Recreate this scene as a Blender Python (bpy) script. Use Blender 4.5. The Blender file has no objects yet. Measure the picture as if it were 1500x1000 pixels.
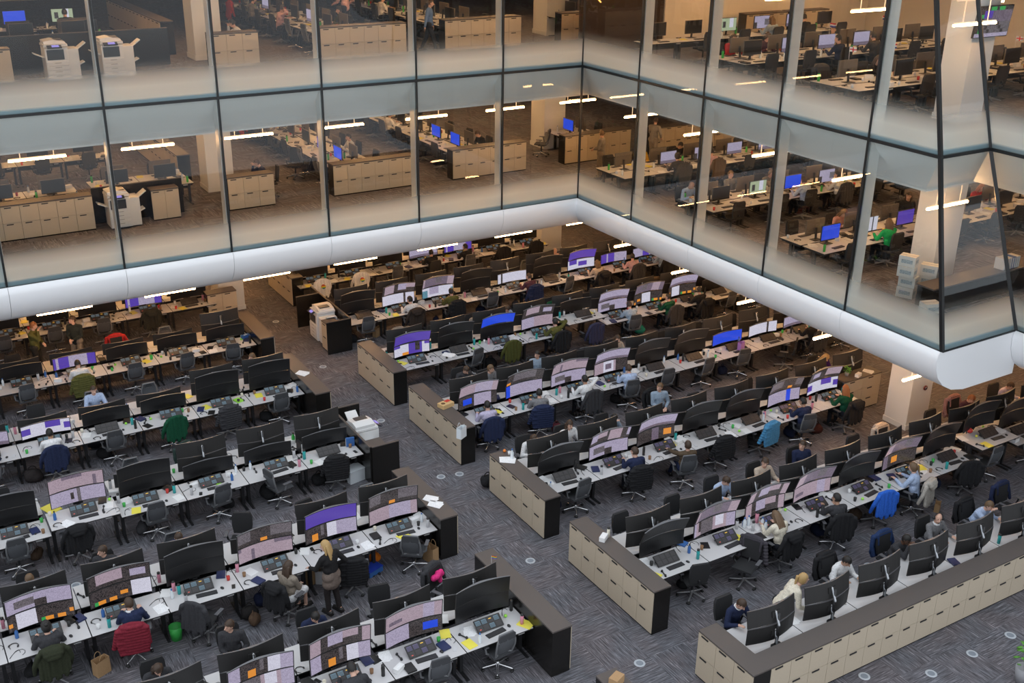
import bpy, bmesh, math, random
from mathutils import Vector, Matrix, Euler
random.seed(7)
D = bpy.data
SC = bpy.context.scene
COL = SC.collection
PI = math.pi

# ------------------------------------------------------------------ camera
CF, CPITCH, CYAW, CROLL, CH = 1611.35, 0.4025195, 1.0207895, 0.0142273, 14.7245
_cy, _sy, _cp, _sp = math.cos(CYAW), math.sin(CYAW), math.cos(CPITCH), math.sin(CPITCH)
_fw = Vector((_cy*_cp, _sy*_cp, -_sp)); _r = Vector((_sy, -_cy, 0)); _u = _r.cross(_fw)
_cr, _sr = math.cos(CROLL), math.sin(CROLL)
_r2 = _cr*_r + _sr*_u; _u2 = -_sr*_r + _cr*_u
def at(u, v, z):
    """the point at height z that is seen at (u, v) of the photograph"""
    d = _fw*CF + _r2*(u-750) + _u2*(500-v)
    t = (z-CH)/d.z
    return Vector((d.x*t, d.y*t, z))
cam = D.cameras.new('camera'); cam.sensor_width = 36; cam.lens = CF/1500*36; cam.clip_end = 300; cam.clip_start = .1
co = D.objects.new('camera', cam); COL.objects.link(co)
m = Matrix((_r2, _u2, -_fw)).transposed().to_4x4(); m.translation = (0, 0, CH)
co.matrix_world = m
SC.camera = co
SC.view_settings.view_transform = 'Standard'; SC.view_settings.look = 'None'
SC.view_settings.gamma = 1; SC.view_settings.use_curve_mapping = False
SC.view_settings.exposure = 0.0
try:
    SC.cycles.max_bounces = 8; SC.cycles.transparent_max_bounces = 16; SC.cycles.diffuse_bounces = 3
    SC.cycles.glossy_bounces = 3; SC.cycles.transmission_bounces = 4; SC.cycles.sample_clamp_indirect = 4
    SC.cycles.caustics_reflective = False; SC.cycles.caustics_refractive = False
    SC.cycles.use_denoising = True
except Exception: pass

# ------------------------------------------------------------------ materials
MATS = {}
def mat(name, col=(.5, .5, .5), rough=.6, metal=0., emit=None, es=1., spec=.5, sheen=0, noise=0, nscale=60):
    if name in MATS: return MATS[name]
    m = D.materials.new(name); m.use_nodes = True
    nt = m.node_tree; b = nt.nodes['Principled BSDF']
    b.inputs['Base Color'].default_value = (*col, 1); b.inputs['Roughness'].default_value = rough
    b.inputs['Metallic'].default_value = metal; b.inputs['Specular IOR Level'].default_value = spec
    if noise:
        tc = nt.nodes.new('ShaderNodeTexCoord'); n = nt.nodes.new('ShaderNodeTexNoise'); n.inputs['Scale'].default_value = nscale
        n.inputs['Detail'].default_value = 3
        mp = nt.nodes.new('ShaderNodeMapRange'); mp.inputs['From Min'].default_value = .3; mp.inputs['From Max'].default_value = .7
        mp.inputs['To Min'].default_value = 1-noise; mp.inputs['To Max'].default_value = 1+noise
        mx = nt.nodes.new('ShaderNodeMix'); mx.data_type = 'RGBA'; mx.blend_type = 'MULTIPLY'; mx.inputs['Factor'].default_value = 1
        mx.inputs[6].default_value = (*col, 1)
        nt.links.new(tc.outputs['Object'], n.inputs['Vector']); nt.links.new(n.outputs['Fac'], mp.inputs['Value'])
        nt.links.new(mp.outputs['Result'], mx.inputs[7]); nt.links.new(mx.outputs[2], b.inputs['Base Color'])
    if emit:
        b.inputs['Emission Color'].default_value = (*emit, 1); b.inputs['Emission Strength'].default_value = es
    if sheen: b.inputs['Sheen Weight'].default_value = sheen
    MATS[name] = m
    return m
def cloth(rgb, rough=.85):
    n = 'cloth_%d_%d_%d' % tuple(int(c*255) for c in rgb)
    return mat(n, rgb, rough, noise=.18, nscale=35, spec=.2)

M_white = mat('white_laminate', (.60, .59, .595), .42)
M_black = mat('black_metal', (.018, .018, .02), .45)
M_edge = mat('dark_edge', (.03, .028, .026), .5)
M_brown = mat('brown_laminate', (.095, .080, .074), .5, noise=.08, nscale=120)
M_ebony = mat('black_laminate', (.012, .011, .010), .22)
M_taupe = mat('taupe_linen_laminate', (.52, .44, .335), .5, noise=.10, nscale=160)
M_gap = mat('dark_gap', (.01, .01, .01), .8)
M_house = mat('monitor_plastic', (.022, .021, .021), .5)
M_arm = mat('grey_arm', (.45, .47, .50), .35, .6)
M_silver = mat('polished_aluminium', (.70, .70, .72), .25, .9)
M_chair = mat('chair_mesh_grey', (.085, .09, .10), .8, noise=.15, nscale=200)
M_frame = mat('chair_frame_grey', (.16, .165, .175), .5)
M_seat = mat('seat_fabric', (.05, .052, .058), .9, noise=.2, nscale=150)
M_blk = mat('black_fabric', (.022, .022, .024), .9, noise=.2, nscale=150)
M_caster = mat('caster_black', (.015, .015, .015), .5)
M_plaster = mat('white_paint', (.80, .79, .77), .6)
M_fascia = mat('white_fascia', (.88, .89, .91), .33)
M_bulk = mat('pale_bulkhead', (.90, .92, .92), .5)
M_joint = mat('black_joint', (.008, .009, .01), .4)
M_fin = mat('pale_fin', (.88, .89, .87), .4)
M_paper = mat('paper', (.85, .85, .86), .7, noise=.12, nscale=45)
M_copier = mat('copier_white', (.74, .74, .74), .4)
M_copdark = mat('copier_dark', (.03, .035, .045), .3)
M_skin = [mat('skin_fair', (.66, .40, .30), .5), mat('skin_tan', (.45, .26, .17), .5), mat('skin_deep', (.10, .05, .03), .45)]
M_eye = mat('eye_dark', (.02, .015, .01), .2)
M_shoe = mat('shoe_black', (.02, .018, .017), .4)
M_card = mat('cardboard', (.42, .26, .13), .8, noise=.1)
M_lamp = mat('lamp_diffuser', (1, 1, 1), .5, emit=(1, .53, .21), es=60)
M_clear = mat('clear_plastic', (.75, .80, .84), .1, spec=.8)

def screen_mat(code, col, es, text=0.):
    m = D.materials.new('screen_' + code); m.use_nodes = True
    nt = m.node_tree; b = nt.nodes['Principled BSDF']
    b.inputs['Base Color'].default_value = (.012, .012, .014, 1); b.inputs['Roughness'].default_value = .22
    b.inputs['Emission Strength'].default_value = es
    if text:
        uv = nt.nodes.new('ShaderNodeUVMap'); mp = nt.nodes.new('ShaderNodeMapping'); mp.inputs['Scale'].default_value = (70, 40, 1)
        v = nt.nodes.new('ShaderNodeTexWhiteNoise'); v.noise_dimensions = '2D'
        fl = nt.nodes.new('ShaderNodeVectorMath'); fl.operation = 'FLOOR'
        gt = nt.nodes.new('ShaderNodeMapRange'); gt.inputs['From Min'].default_value = .55; gt.inputs['From Max'].default_value = .62
        gt.inputs['To Min'].default_value = 1; gt.inputs['To Max'].default_value = 1-text
        mx = nt.nodes.new('ShaderNodeMix'); mx.data_type = 'RGBA'; mx.blend_type = 'MULTIPLY'; mx.inputs['Factor'].default_value = 1
        mx.inputs[6].default_value = (*col, 1)
        L = nt.links.new
        L(uv.outputs['UV'], mp.inputs['Vector']); L(mp.outputs['Vector'], fl.inputs[0]); L(fl.outputs['Vector'], v.inputs['Vector'])
        L(v.outputs['Value'], gt.inputs['Value']); L(gt.outputs['Result'], mx.inputs[7]); L(mx.outputs[2], b.inputs['Emission Color'])
    else:
        b.inputs['Emission Color'].default_value = (*col, 1)
    m.cycles.emission_sampling = 'NONE'
    return m
SCR = dict(
    l=screen_mat('lilac', (.52, .46, .64), .72, .25), p=screen_mat('rose', (.52, .40, .48), .70, .22), w=screen_mat('white', (.68, .67, .80), .85, .15),
    d=screen_mat('dark_text', (.10, .08, .08), .6, .8), b=screen_mat('blue', (.015, .07, .75), .85), i=screen_mat('indigo', (.11, .06, .46), .75),
    o=screen_mat('orange', (.9, .33, .04), .75), g=screen_mat('grey_text', (.24, .21, .24), .6, .45), m=screen_mat('mauve', (.27, .21, .29), .6, .35),
    y=screen_mat('pale_green', (.50, .58, .38), .7, .12), e=screen_mat('green', (.05, .5, .12), .6), r=screen_mat('red', (.6, .05, .04), .6),
    c=screen_mat('cyan', (.18, .42, .55), .6, .3))
_m = D.materials.new('screen_off'); _m.use_nodes = True
_b = _m.node_tree.nodes['Principled BSDF']; _b.inputs['Base Color'].default_value = (.012, .012, .013, 1); _b.inputs['Roughness'].default_value = .30
SCR['k'] = _m

def carpet_mat():
    m = D.materials.new('carpet_tiles'); m.use_nodes = True
    nt = m.node_tree; b = nt.nodes['Principled BSDF']; L = nt.links.new; N = nt.nodes.new
    b.inputs['Roughness'].default_value = .95; b.inputs['Specular IOR Level'].default_value = .1
    tc = N('ShaderNodeTexCoord')
    ck = N('ShaderNodeTexChecker'); ck.inputs['Scale'].default_value = 1.0
    ck.inputs['Color1'].default_value = (0, 0, 0, 1); ck.inputs['Color2'].default_value = (1, 1, 1, 1)
    def streak(sx, sy):
        mp = N('ShaderNodeMapping'); mp.inputs['Scale'].default_value = (sx, sy, 1)
        n = N('ShaderNodeTexNoise'); n.inputs['Scale'].default_value = 1; n.inputs['Detail'].default_value = 5; n.inputs['Roughness'].default_value = .7
        L(tc.outputs['Object'], mp.inputs['Vector']); L(mp.outputs['Vector'], n.inputs['Vector'])
        return n
    n1, n2 = streak(2.4, 40), streak(40, 2.4)
    mx = N('ShaderNodeMix'); mx.data_type = 'FLOAT'
    L(tc.outputs['Object'], ck.inputs['Vector']); L(ck.outputs['Fac'], mx.inputs[0]); L(n1.outputs['Fac'], mx.inputs[2]); L(n2.outputs['Fac'], mx.inputs[3])
    cr = N('ShaderNodeValToRGB'); e = cr.color_ramp.elements
    e[0].position = .28; e[0].color = (.034, .032, .034, 1)
    e[1].position = .70; e[1].color = (.46, .43, .45, 1)
    for p, c in ((.42, (.086, .083, .088, 1)), (.50, (.135, .128, .138, 1)), (.60, (.19, .185, .20, 1))):
        q = e.new(p); q.color = c
    L(mx.outputs[0], cr.inputs['Fac'])
    big = N('ShaderNodeTexNoise'); big.inputs['Scale'].default_value = 1.3; L(tc.outputs['Object'], big.inputs['Vector'])
    hs = N('ShaderNodeMix'); hs.data_type = 'RGBA'; hs.blend_type = 'MULTIPLY'; hs.inputs[0].default_value = .7
    tint = N('ShaderNodeValToRGB'); t = tint.color_ramp.elements
    t[0].position = .38; t[0].color = (.93, .99, 1.06, 1); t[1].position = .62; t[1].color = (1.04, .98, 1.0, 1)
    L(big.outputs['Fac'], tint.inputs['Fac']); L(cr.outputs['Color'], hs.inputs[6]); L(tint.outputs['Color'], hs.inputs[7])
    L(hs.outputs[2], b.inputs['Base Color'])
    return m
M_carpet = carpet_mat()

def glass_mat():
    """clear pane with a white dot frit that thins out upwards from its lower edge"""
    m = D.materials.new('fritted_glass'); m.use_nodes = True
    nt = m.node_tree; nt.nodes.clear(); L = nt.links.new; N = nt.nodes.new
    out = N('ShaderNodeOutputMaterial')
    tr = N('ShaderNodeBsdfTransparent'); tr.inputs['Color'].default_value = (.95, .97, .95, 1)
    gl = N('ShaderNodeBsdfGlossy'); gl.inputs['Roughness'].default_value = .0; gl.inputs['Color'].default_value = (.9, .95, 1, 1)
    fr = N('ShaderNodeFresnel'); fr.inputs['IOR'].default_value = 1.5
    mul = N('ShaderNodeMath'); mul.operation = 'MULTIPLY'; mul.inputs[1].default_value = 1.05
    g = N('ShaderNodeMixShader'); L(fr.outputs[0], mul.inputs[0]); L(mul.outputs[0], g.inputs[0]); L(tr.outputs[0], g.inputs[1]); L(gl.outputs[0], g.inputs[2])
    df = N('ShaderNodeBsdfDiffuse'); df.inputs['Color'].default_value = (.70, .84, .85, 1)
    tl = N('ShaderNodeBsdfTranslucent'); tl.inputs['Color'].default_value = (.97, .97, .88, 1)
    fm = N('ShaderNodeMixShader'); fm.inputs[0].default_value = .62; L(df.outputs[0], fm.inputs[1]); L(tl.outputs[0], fm.inputs[2])
    tc = N('ShaderNodeTexCoord'); sp = N('ShaderNodeSeparateXYZ'); L(tc.outputs['Object'], sp.inputs[0])
    cr = N('ShaderNodeValToRGB'); e = cr.color_ramp.elements
    e[0].position = .0; e[0].color = (.35, .35, .35, 1); e[1].position = 1.; e[1].color = (.0, .0, .0, 1)
    for p, v in ((.10, .38), (.15, .94), (.42, .92), (.62, .58), (.82, .14)):
        q = e.new(p); q.color = (v, v, v, 1)
    dv = N('ShaderNodeMath'); dv.operation = 'DIVIDE'; dv.inputs[1].default_value = 1.15; L(sp.outputs['Z'], dv.inputs[0]); L(dv.outputs[0], cr.inputs['Fac'])
    veil = N('ShaderNodeMapRange'); veil.inputs['From Min'].default_value = 3.5; veil.inputs['From Max'].default_value = 3.72; veil.inputs['To Min'].default_value = 0; veil.inputs['To Max'].default_value = .22  # faint white veil at the pane head, painted to brighten the bulkhead behind
    L(sp.outputs['Z'], veil.inputs['Value']); ad = N('ShaderNodeMath'); ad.operation = 'ADD'; L(cr.outputs['Color'], ad.inputs[0]); L(veil.outputs['Result'], ad.inputs[1])
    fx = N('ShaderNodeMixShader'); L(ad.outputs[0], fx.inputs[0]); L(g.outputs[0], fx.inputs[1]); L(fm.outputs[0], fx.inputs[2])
    L(fx.outputs[0], out.inputs['Surface'])
    return m
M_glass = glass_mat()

# ------------------------------------------------------------------ mesh helpers
class MB:
    def __init__(s): s.bm = bmesh.new(); s.uv = s.bm.loops.layers.uv.new('UVMap')
    def box(s, c, d, mi=0, rot=None, bev=0):
        g = bmesh.ops.create_cube(s.bm, size=1)['verts']
        M = Matrix.Translation(c) @ (rot.to_4x4() if rot else Matrix()) @ Matrix.Diagonal((*d, 1))
        bmesh.ops.transform(s.bm, matrix=M, verts=g)
        fs = {f for v in g for f in v.link_faces}
        for f in fs: f.material_index = mi
        if bev:
            es = list({e for v in g for e in v.link_edges})
            r = bmesh.ops.bevel(s.bm, geom=es, offset=bev, segments=2, affect='EDGES', profile=.6)
            for f in r['faces']: f.material_index = mi
        return s
    def b2(s, x0, x1, y0, y1, z0, z1, mi=0, bev=0):
        return s.box(((x0+x1)/2, (y0+y1)/2, (z0+z1)/2), (x1-x0, y1-y0, z1-z0), mi, None, bev)
    def bar(s, a, b, w, h, mi=0):
        a, b = Vector(a), Vector(b); d = b-a
        rot = d.to_track_quat('X', 'Z').to_matrix()
        return s.box((a+b)/2, (d.length, w, h), mi, rot)
    def cap(s, a, b, ra, rb=None, n=10, mi=0, round_=True):
        """tapered tube with rounded (or flat) ends"""
        rb = ra if rb is None else rb
        a, b = Vector(a), Vector(b); d = b-a; L = d.length
        ax = d.normalized() if L > 1e-6 else Vector((0, 0, 1))
        q = ax.to_track_quat('Z', 'Y').to_matrix()
        prof = []
        if round_:
            for k in range(3): t = PI/2*(k/3); prof.append((-ra*math.cos(t), ra*math.sin(t)))
            prof.append((0, ra)); prof.append((L, rb))
            for k in (2, 1, 0): t = PI/2*(k/3); prof.append((L+rb*math.cos(t), rb*math.sin(t)))
        else: prof = [(0, 0), (0, ra), (L, rb), (L, 0)]
        s._lathe(prof, a, q, n, mi); return s
    def _lathe(s, prof, o, q, n, mi):
        rings = []
        for z, r in prof:
            if r < 1e-6: rings.append([s.bm.verts.new(o + q @ Vector((0, 0, z)))])
            else: rings.append([s.bm.verts.new(o + q @ Vector((r*math.cos(2*PI*k/n), r*math.sin(2*PI*k/n), z))) for k in range(n)])
        for A, B in zip(rings, rings[1:]):
            for k in range(n):
                k2 = (k+1) % n
                try:
                    if len(A) == 1 and len(B) == 1: continue
                    if len(A) == 1: f = s.bm.faces.new((A[0], B[k], B[k2]))
                    elif len(B) == 1: f = s.bm.faces.new((A[k], B[0], A[k2]))
                    else: f = s.bm.faces.new((A[k], B[k], B[k2], A[k2]))
                    f.material_index = mi; f.smooth = True
                except ValueError: pass
    def lathe(s, prof, o=(0, 0, 0), n=14, mi=0):
        s._lathe([(z, r) for r, z in prof], Vector(o), Matrix.Identity(3), n, mi); return s
    def ell(s, c, r, mi=0, rot=None, sub=2):
        g = bmesh.ops.create_icosphere(s.bm, subdivisions=sub, radius=1)['verts']
        M = Matrix.Translation(c) @ (rot.to_4x4() if rot else Matrix()) @ Matrix.Diagonal((*r, 1))
        bmesh.ops.transform(s.bm, matrix=M, verts=g)
        for f in {f for v in g for f in v.link_faces}: f.smooth = True; f.material_index = mi
        return s
    def prism(s, pts, y0, y1, mi=0, axis='y', smooth=False):
        """closed outline pts in the two other axes, extruded along one axis"""
        def P(p, t): return {'y': (p[0], t, p[1]), 'x': (t, p[0], p[1]), 'z': (p[0], p[1], t)}[axis]
        A = [s.bm.verts.new(P(p, y0)) for p in pts]; B = [s.bm.verts.new(P(p, y1)) for p in pts]
        fs = [s.bm.faces.new(A), s.bm.faces.new(B[::-1])]
        n = len(pts)
        for k in range(n):
            f = s.bm.faces.new((A[k], B[k], B[(k+1) % n], A[(k+1) % n])); f.smooth = smooth; fs.append(f)
        for f in fs: f.material_index = mi
        return s
    def quad(s, a, b, c, d, mi=0, uv=None):
        f = s.bm.faces.new([s.bm.verts.new(p) for p in (a, b, c, d)]); f.material_index = mi
        if uv:
            for l, t in zip(f.loops, uv): l[s.uv].uv = t
        return f
    def mesh(s, name, mats, norm=True):
        if norm: bmesh.ops.recalc_face_normals(s.bm, faces=s.bm.faces)
        me = D.meshes.new(name); s.bm.to_mesh(me); s.bm.free()
        for m in (mats if isinstance(mats, (list, tuple)) else [mats]): me.materials.append(m)
        return me

def voxel(mb, name, mats, size=.012, smooth=6):
    """fuse overlapping pieces into one continuous skin"""
    me = mb.mesh(name+'_raw', mats); o = D.objects.new(name+'_tmp', me); COL.objects.link(o)
    r = o.modifiers.new('r', 'REMESH'); r.mode = 'VOXEL'; r.voxel_size = size; r.use_smooth_shade = True
    if smooth:
        q = o.modifiers.new('s', 'SMOOTH'); q.factor = .5; q.iterations = smooth
    dg = bpy.context.evaluated_depsgraph_get(); dg.update()
    out = D.meshes.new_from_object(o.evaluated_get(dg)); out.name = name
    D.objects.remove(o); D.meshes.remove(me)
    out.materials.clear()
    for m in (mats if isinstance(mats, (list, tuple)) else [mats]): out.materials.append(m)
    for p in out.polygons: p.use_smooth = True; p.material_index = 0
    return out

# ------------------------------------------------------------------ object helpers
LABELS = {}
def tag(o, label, cat, group=None, kind=None):
    o['label'] = label; o['category'] = cat
    if group: o['group'] = group
    if kind: o['kind'] = kind
    LABELS.setdefault(label, []).append(o.name)
    return o
def ob(name, me, parent=None, loc=(0, 0, 0), rot=(0, 0, 0), sc=None):
    o = D.objects.new(name, me); COL.objects.link(o); o.location = loc; o.rotation_euler = rot
    if sc: o.scale = sc
    if parent: o.parent = parent
    return o
def struct(name, me, loc=(0, 0, 0)):
    o = ob(name, me, None, loc); o['kind'] = 'structure'; return o
def thing(name, label, cat, loc, rz=0, group=None, parts=(), mesh=None, rot=None):
    """parts: (name, mesh[, loc, rot, subparts, material]) tuples"""
    r = ob(name, mesh, None, loc, rot or (0, 0, rz)); tag(r, label, cat, group)
    add_parts(r, parts)
    return r
def add_parts(r, parts):
    for p in parts:
        p = list(p) + [None]*(6-len(p))
        o = ob(p[0], p[1], r, p[2] or (0, 0, 0), p[3] or (0, 0, 0))
        if p[5]:
            for sl in o.material_slots: sl.link = 'OBJECT'; sl.material = p[5]
        if p[4]: add_parts(o, p[4])
def omat(o, m):
    for sl in o.material_slots: sl.link = 'OBJECT'; sl.material = m
    return o
_mc = {}
def cached(key, fn):
    if key not in _mc: _mc[key] = fn()
    return _mc[key]
ORD = ['first', 'second', 'third', 'fourth', 'fifth', 'sixth', 'seventh', 'eighth', 'ninth', 'tenth', 'eleventh', 'twelfth']

# ------------------------------------------------------------------ the building
FX, FY, Z1, Z2, Z3 = 21.116, 30.25, 4.464, 8.917, 13.37
YB1, YB2, YB3 = 15.02, 15.96, 17.0          # outer corner, leaning with height
XB1, XB2, XB3 = 23.86, 22.87, 22.40
BAY = 3.045
def lshape(inset, z0, z1, mi=0, low=YB1):
    mb = MB()
    mb.b2(-9, 52, FY+inset, 58, z0, z1, mi); mb.b2(FX+inset, 52, low+inset, FY+inset-.001, z0, z1, mi)
    mb.b2(XB1+inset, 52, 4, low+inset-.001, z0, z1, mi)
    return mb
mb = MB(); mb.b2(-9, 52, 4, 58, -.2, 0); struct('floor', mb.mesh('floor', M_carpet))
struct('floor_first_storey', lshape(.12, Z1-.05, Z1).mesh('floor1', M_carpet))
struct('floor_top_storey', lshape(.12, Z2-.05, Z2, low=YB2).mesh('floor2', M_carpet))
struct('ceiling_ground', lshape(.95, Z1-1.21, Z1-1.16).mesh('ceil0', M_plaster))
struct('ceiling_first_storey', lshape(1.06, Z2-1.2, Z2-1.12, low=YB2).mesh('ceil1', M_plaster))
struct('ceiling_top_storey', lshape(1.06, Z3-1.2, Z3-1.12, low=YB3).mesh('ceil2', M_plaster))
M_wall = mat('cream_wall', (.86, .80, .72), .8)
mb = MB(); mb.b2(-9, 52, 57.8, 58, 0, Z3); struct('wall_north', mb.mesh('wall_north', M_wall))
mb = MB(); mb.b2(51.8, 52, 4, 57.8, 0, Z3); struct('wall_east', mb.mesh('wall_east', M_wall))
mb = MB(); mb.b2(-9.2, -9, FY+.2, 58, 0, Z3); struct('wall_west', mb.mesh('wall_west', M_wall))

# rounded white fascia under the glass, one piece per bay
PROF = [(.04, 0), (.11, -.03), (.14, -.2), (.11, -.45), (-.01, -.70), (-.24, -.94), (-.58, -1.12), (-1.05, -1.215), (-1.6, -1.215)]
def fascia(fa, fb, name):
    mb = MB(); n = len(PROF)
    A = [mb.bm.verts.new(fa(o, z)) for o, z in PROF]; B = [mb.bm.verts.new(fb(o, z)) for o, z in PROF]
    for k in range(n-1):
        f = mb.bm.faces.new((A[k], B[k], B[k+1], A[k+1])); f.smooth = True
    mb.bm.faces.new([mb.bm.verts.new(v.co) for v in A]); mb.bm.faces.new([mb.bm.verts.new(v.co) for v in B[::-1]])
    return struct(name, mb.mesh(name, M_fascia))
NX = [FX-BAY*k for k in range(0, 11)]
EY = [FY-BAY*k for k in range(0, 5)] + [YB1]
g = .005; tn = 0
for k in range(10):
    xa, xb = NX[k+1], NX[k]
    fb = (lambda o, z: (FX-o, FY-o, Z1+z)) if k == 0 else (lambda o, z, x=xb: (x-g, FY-o, Z1+z))
    tn += 1; fascia(lambda o, z, x=xa: (x+g, FY-o, Z1+z), fb, 'trim_%d' % tn)
for k in range(5):
    ya, yb = EY[k], EY[k+1]
    fa = (lambda o, z: (FX-o, FY-o, Z1+z)) if k == 0 else (lambda o, z, y=ya: (FX-o, y-g, Z1+z))
    tn += 1; fascia(fa, lambda o, z, y=yb: (FX-o, y+g, Z1+z), 'trim_%d' % tn)
tn += 1; mb = MB()
pts = [(FX-o, Z1+z) for o, z in PROF] + [(XB1+.2, Z1-1.215), (XB1+.2, Z1)]
mb.prism(pts, YB1-.012, YB1+.002); struct('trim_%d' % tn, mb.mesh('trim_end', M_fascia))
tn += 1; fascia(lambda o, z: (XB1-o*.8, YB1-.02, Z1+z), lambda o, z: (XB1-o*.8, 5, Z1+z), 'trim_%d' % tn)

# glass panes
wn = 0
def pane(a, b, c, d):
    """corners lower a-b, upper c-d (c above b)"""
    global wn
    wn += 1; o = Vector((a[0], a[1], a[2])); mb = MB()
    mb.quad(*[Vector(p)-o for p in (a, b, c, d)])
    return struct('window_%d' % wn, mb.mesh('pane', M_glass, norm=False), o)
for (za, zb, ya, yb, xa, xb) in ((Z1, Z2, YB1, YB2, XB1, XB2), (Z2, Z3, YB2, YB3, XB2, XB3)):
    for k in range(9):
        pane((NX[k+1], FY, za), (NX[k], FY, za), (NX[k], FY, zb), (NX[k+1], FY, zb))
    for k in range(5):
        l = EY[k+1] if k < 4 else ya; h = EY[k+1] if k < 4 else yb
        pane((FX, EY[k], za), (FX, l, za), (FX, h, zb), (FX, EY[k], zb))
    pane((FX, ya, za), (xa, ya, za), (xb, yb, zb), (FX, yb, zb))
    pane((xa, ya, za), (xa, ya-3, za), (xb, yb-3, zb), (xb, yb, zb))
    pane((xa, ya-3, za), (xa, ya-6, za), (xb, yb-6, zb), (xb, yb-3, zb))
# joints, fins and transoms
def trim(mb, mats):
    global tn
    tn += 1; return struct('trim_%d' % tn, mb.mesh('trim', mats))
for za, zb in ((Z1, Z2), (Z2, Z3)):
    for k in range(1, 9):
        x = NX[k]; mb = MB(); mb.b2(x-.028, x+.028, FY-.02, FY+.06, za, zb); mb.b2(x-.05, x+.05, FY+.08, FY+.40, za+.02, zb-.1, 1); trim(mb, [M_joint, M_fin])
    for k in range(1, 5):
        y = EY[k]; mb = MB(); mb.b2(FX-.02, FX+.06, y-.028, y+.028, za, zb); mb.b2(FX+.08, FX+.40, y-.05, y+.05, za+.02, zb-.1, 1); trim(mb, [M_joint, M_fin])
    mb = MB(); mb.b2(FX-.03, FX+.03, FY-.03, FY+.03, za, zb); trim(mb, M_joint)
for a, b in (((FX, YB1, Z1), (FX, YB2, Z2)), ((FX, YB2, Z2), (FX, YB3, Z3)), ((XB1, YB1, Z1), (XB2, YB2, Z2)), ((XB2, YB2, Z2), (XB3, YB3, Z3))):
    mb = MB(); mb.bar(a, b, .085, .085); trim(mb, M_joint)
for a, b in (((-6, FY, Z2), (FX, FY, Z2)), ((FX, FY, Z2), (FX, YB2, Z2)), ((FX, YB2, Z2), (XB2, YB2, Z2)), ((XB2, YB2, Z2), (XB2, 8, Z2))):
    mb = MB(); mb.bar(a, b, .06, .075); trim(mb, M_joint)
for a, b in (((FX, YB1, Z1), (XB1, YB1, Z1)), ((XB1, YB1, Z1), (XB1, 7, Z1))):
    mb = MB(); mb.bar(a, b, .05, .035); trim(mb, M_joint)
M_span = mat('sky_tint_spandrel', (.10, .24, .33), .4)  # strip's blue stands in for sky light and the missing backlight
for z, yb, xb in ((Z1, YB1, XB1), (Z2, YB2, XB2)):
    for a, b in (((-6, FY+.06, z+.08), (FX+.06, FY+.06, z+.08)), ((FX+.06, FY+.06, z+.08), (FX+.06, yb+.05, z+.08)), ((FX+.06, yb+.06, z+.08), (xb+.02, yb+.06, z+.08)), ((xb+.06, yb, z+.08), (xb+.06, 8, z+.08))):
        mb = MB(); mb.bar(a, b, .02, .15); trim(mb, M_span)
# sloping bulkheads behind the head of the glass
for zb, yb, xb in ((Z2, YB2, XB2), (Z3, YB3, XB3)):
    t, l, e = zb-.02, zb-1.15, .07
    for a, b, c, d in (((-8, FY+e, t), (FX+e, FY+e, t), (FX+1.06, FY+1.06, l), (-8, FY+1.06, l)),
                       ((FX+e, FY+e, t), (FX+e, yb+e, t), (FX+1.06, yb+1.06, l), (FX+1.06, FY+1.06, l)),
                       ((FX+e, yb+e, t), (xb+e, yb+e, t), (xb+1.06, yb+1.06, l), (FX+1.06, yb+1.06, l)),
                       ((xb+e, yb+e, t), (xb+e, 6, t), (xb+1.06, 6, l), (xb+1.06, yb+1.06, l))):
        mb = MB(); vs = [mb.bm.verts.new(p) for p in (a, b, c, d)]; mb.bm.faces.new(vs)
        off = Vector((0, 0, .06))
        vs2 = [mb.bm.verts.new(Vector(p)+off) for p in (a, b, c, d)]; mb.bm.faces.new(vs2[::-1])
        for i in range(4): mb.bm.faces.new((vs[i], vs2[i], vs2[(i+1) % 4], vs[(i+1) % 4]))
        trim(mb, M_bulk)
# columns
def column(x0, x1, y0, y1, name):
    for z0, z1 in ((0, Z1-1.18), (Z1, Z2-1.12), (Z2, Z3-1.12)):
        mb = MB(); mb.b2(x0, x1, y0, y1, z0, z1, 0, .01); mb.b2(x0-.02, x1+.02, y0-.02, y1+.02, z0+.001, z0+.16)
        struct(name, mb.mesh('column', M_plaster))
column(24.6, 25.5, 18.25, 19.05, 'wall_column_east')
column(10.28, 11.2, 36.87, 37.8, 'wall_column_north')
column(24.0, 25.0, 36.9, 37.9, 'wall_column_northeast')
# walls deep in the top storey
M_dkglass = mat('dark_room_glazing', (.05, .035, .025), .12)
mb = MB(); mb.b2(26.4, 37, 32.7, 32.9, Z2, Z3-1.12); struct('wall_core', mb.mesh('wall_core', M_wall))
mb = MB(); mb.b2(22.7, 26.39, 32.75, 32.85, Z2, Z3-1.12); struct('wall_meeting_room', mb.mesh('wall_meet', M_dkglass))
mb = MB(); mb.b2(37, 37.2, 8, 32.9, Z2, Z3-1.12); struct('wall_gallery', mb.mesh('wall_gallery', M_wall))

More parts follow.
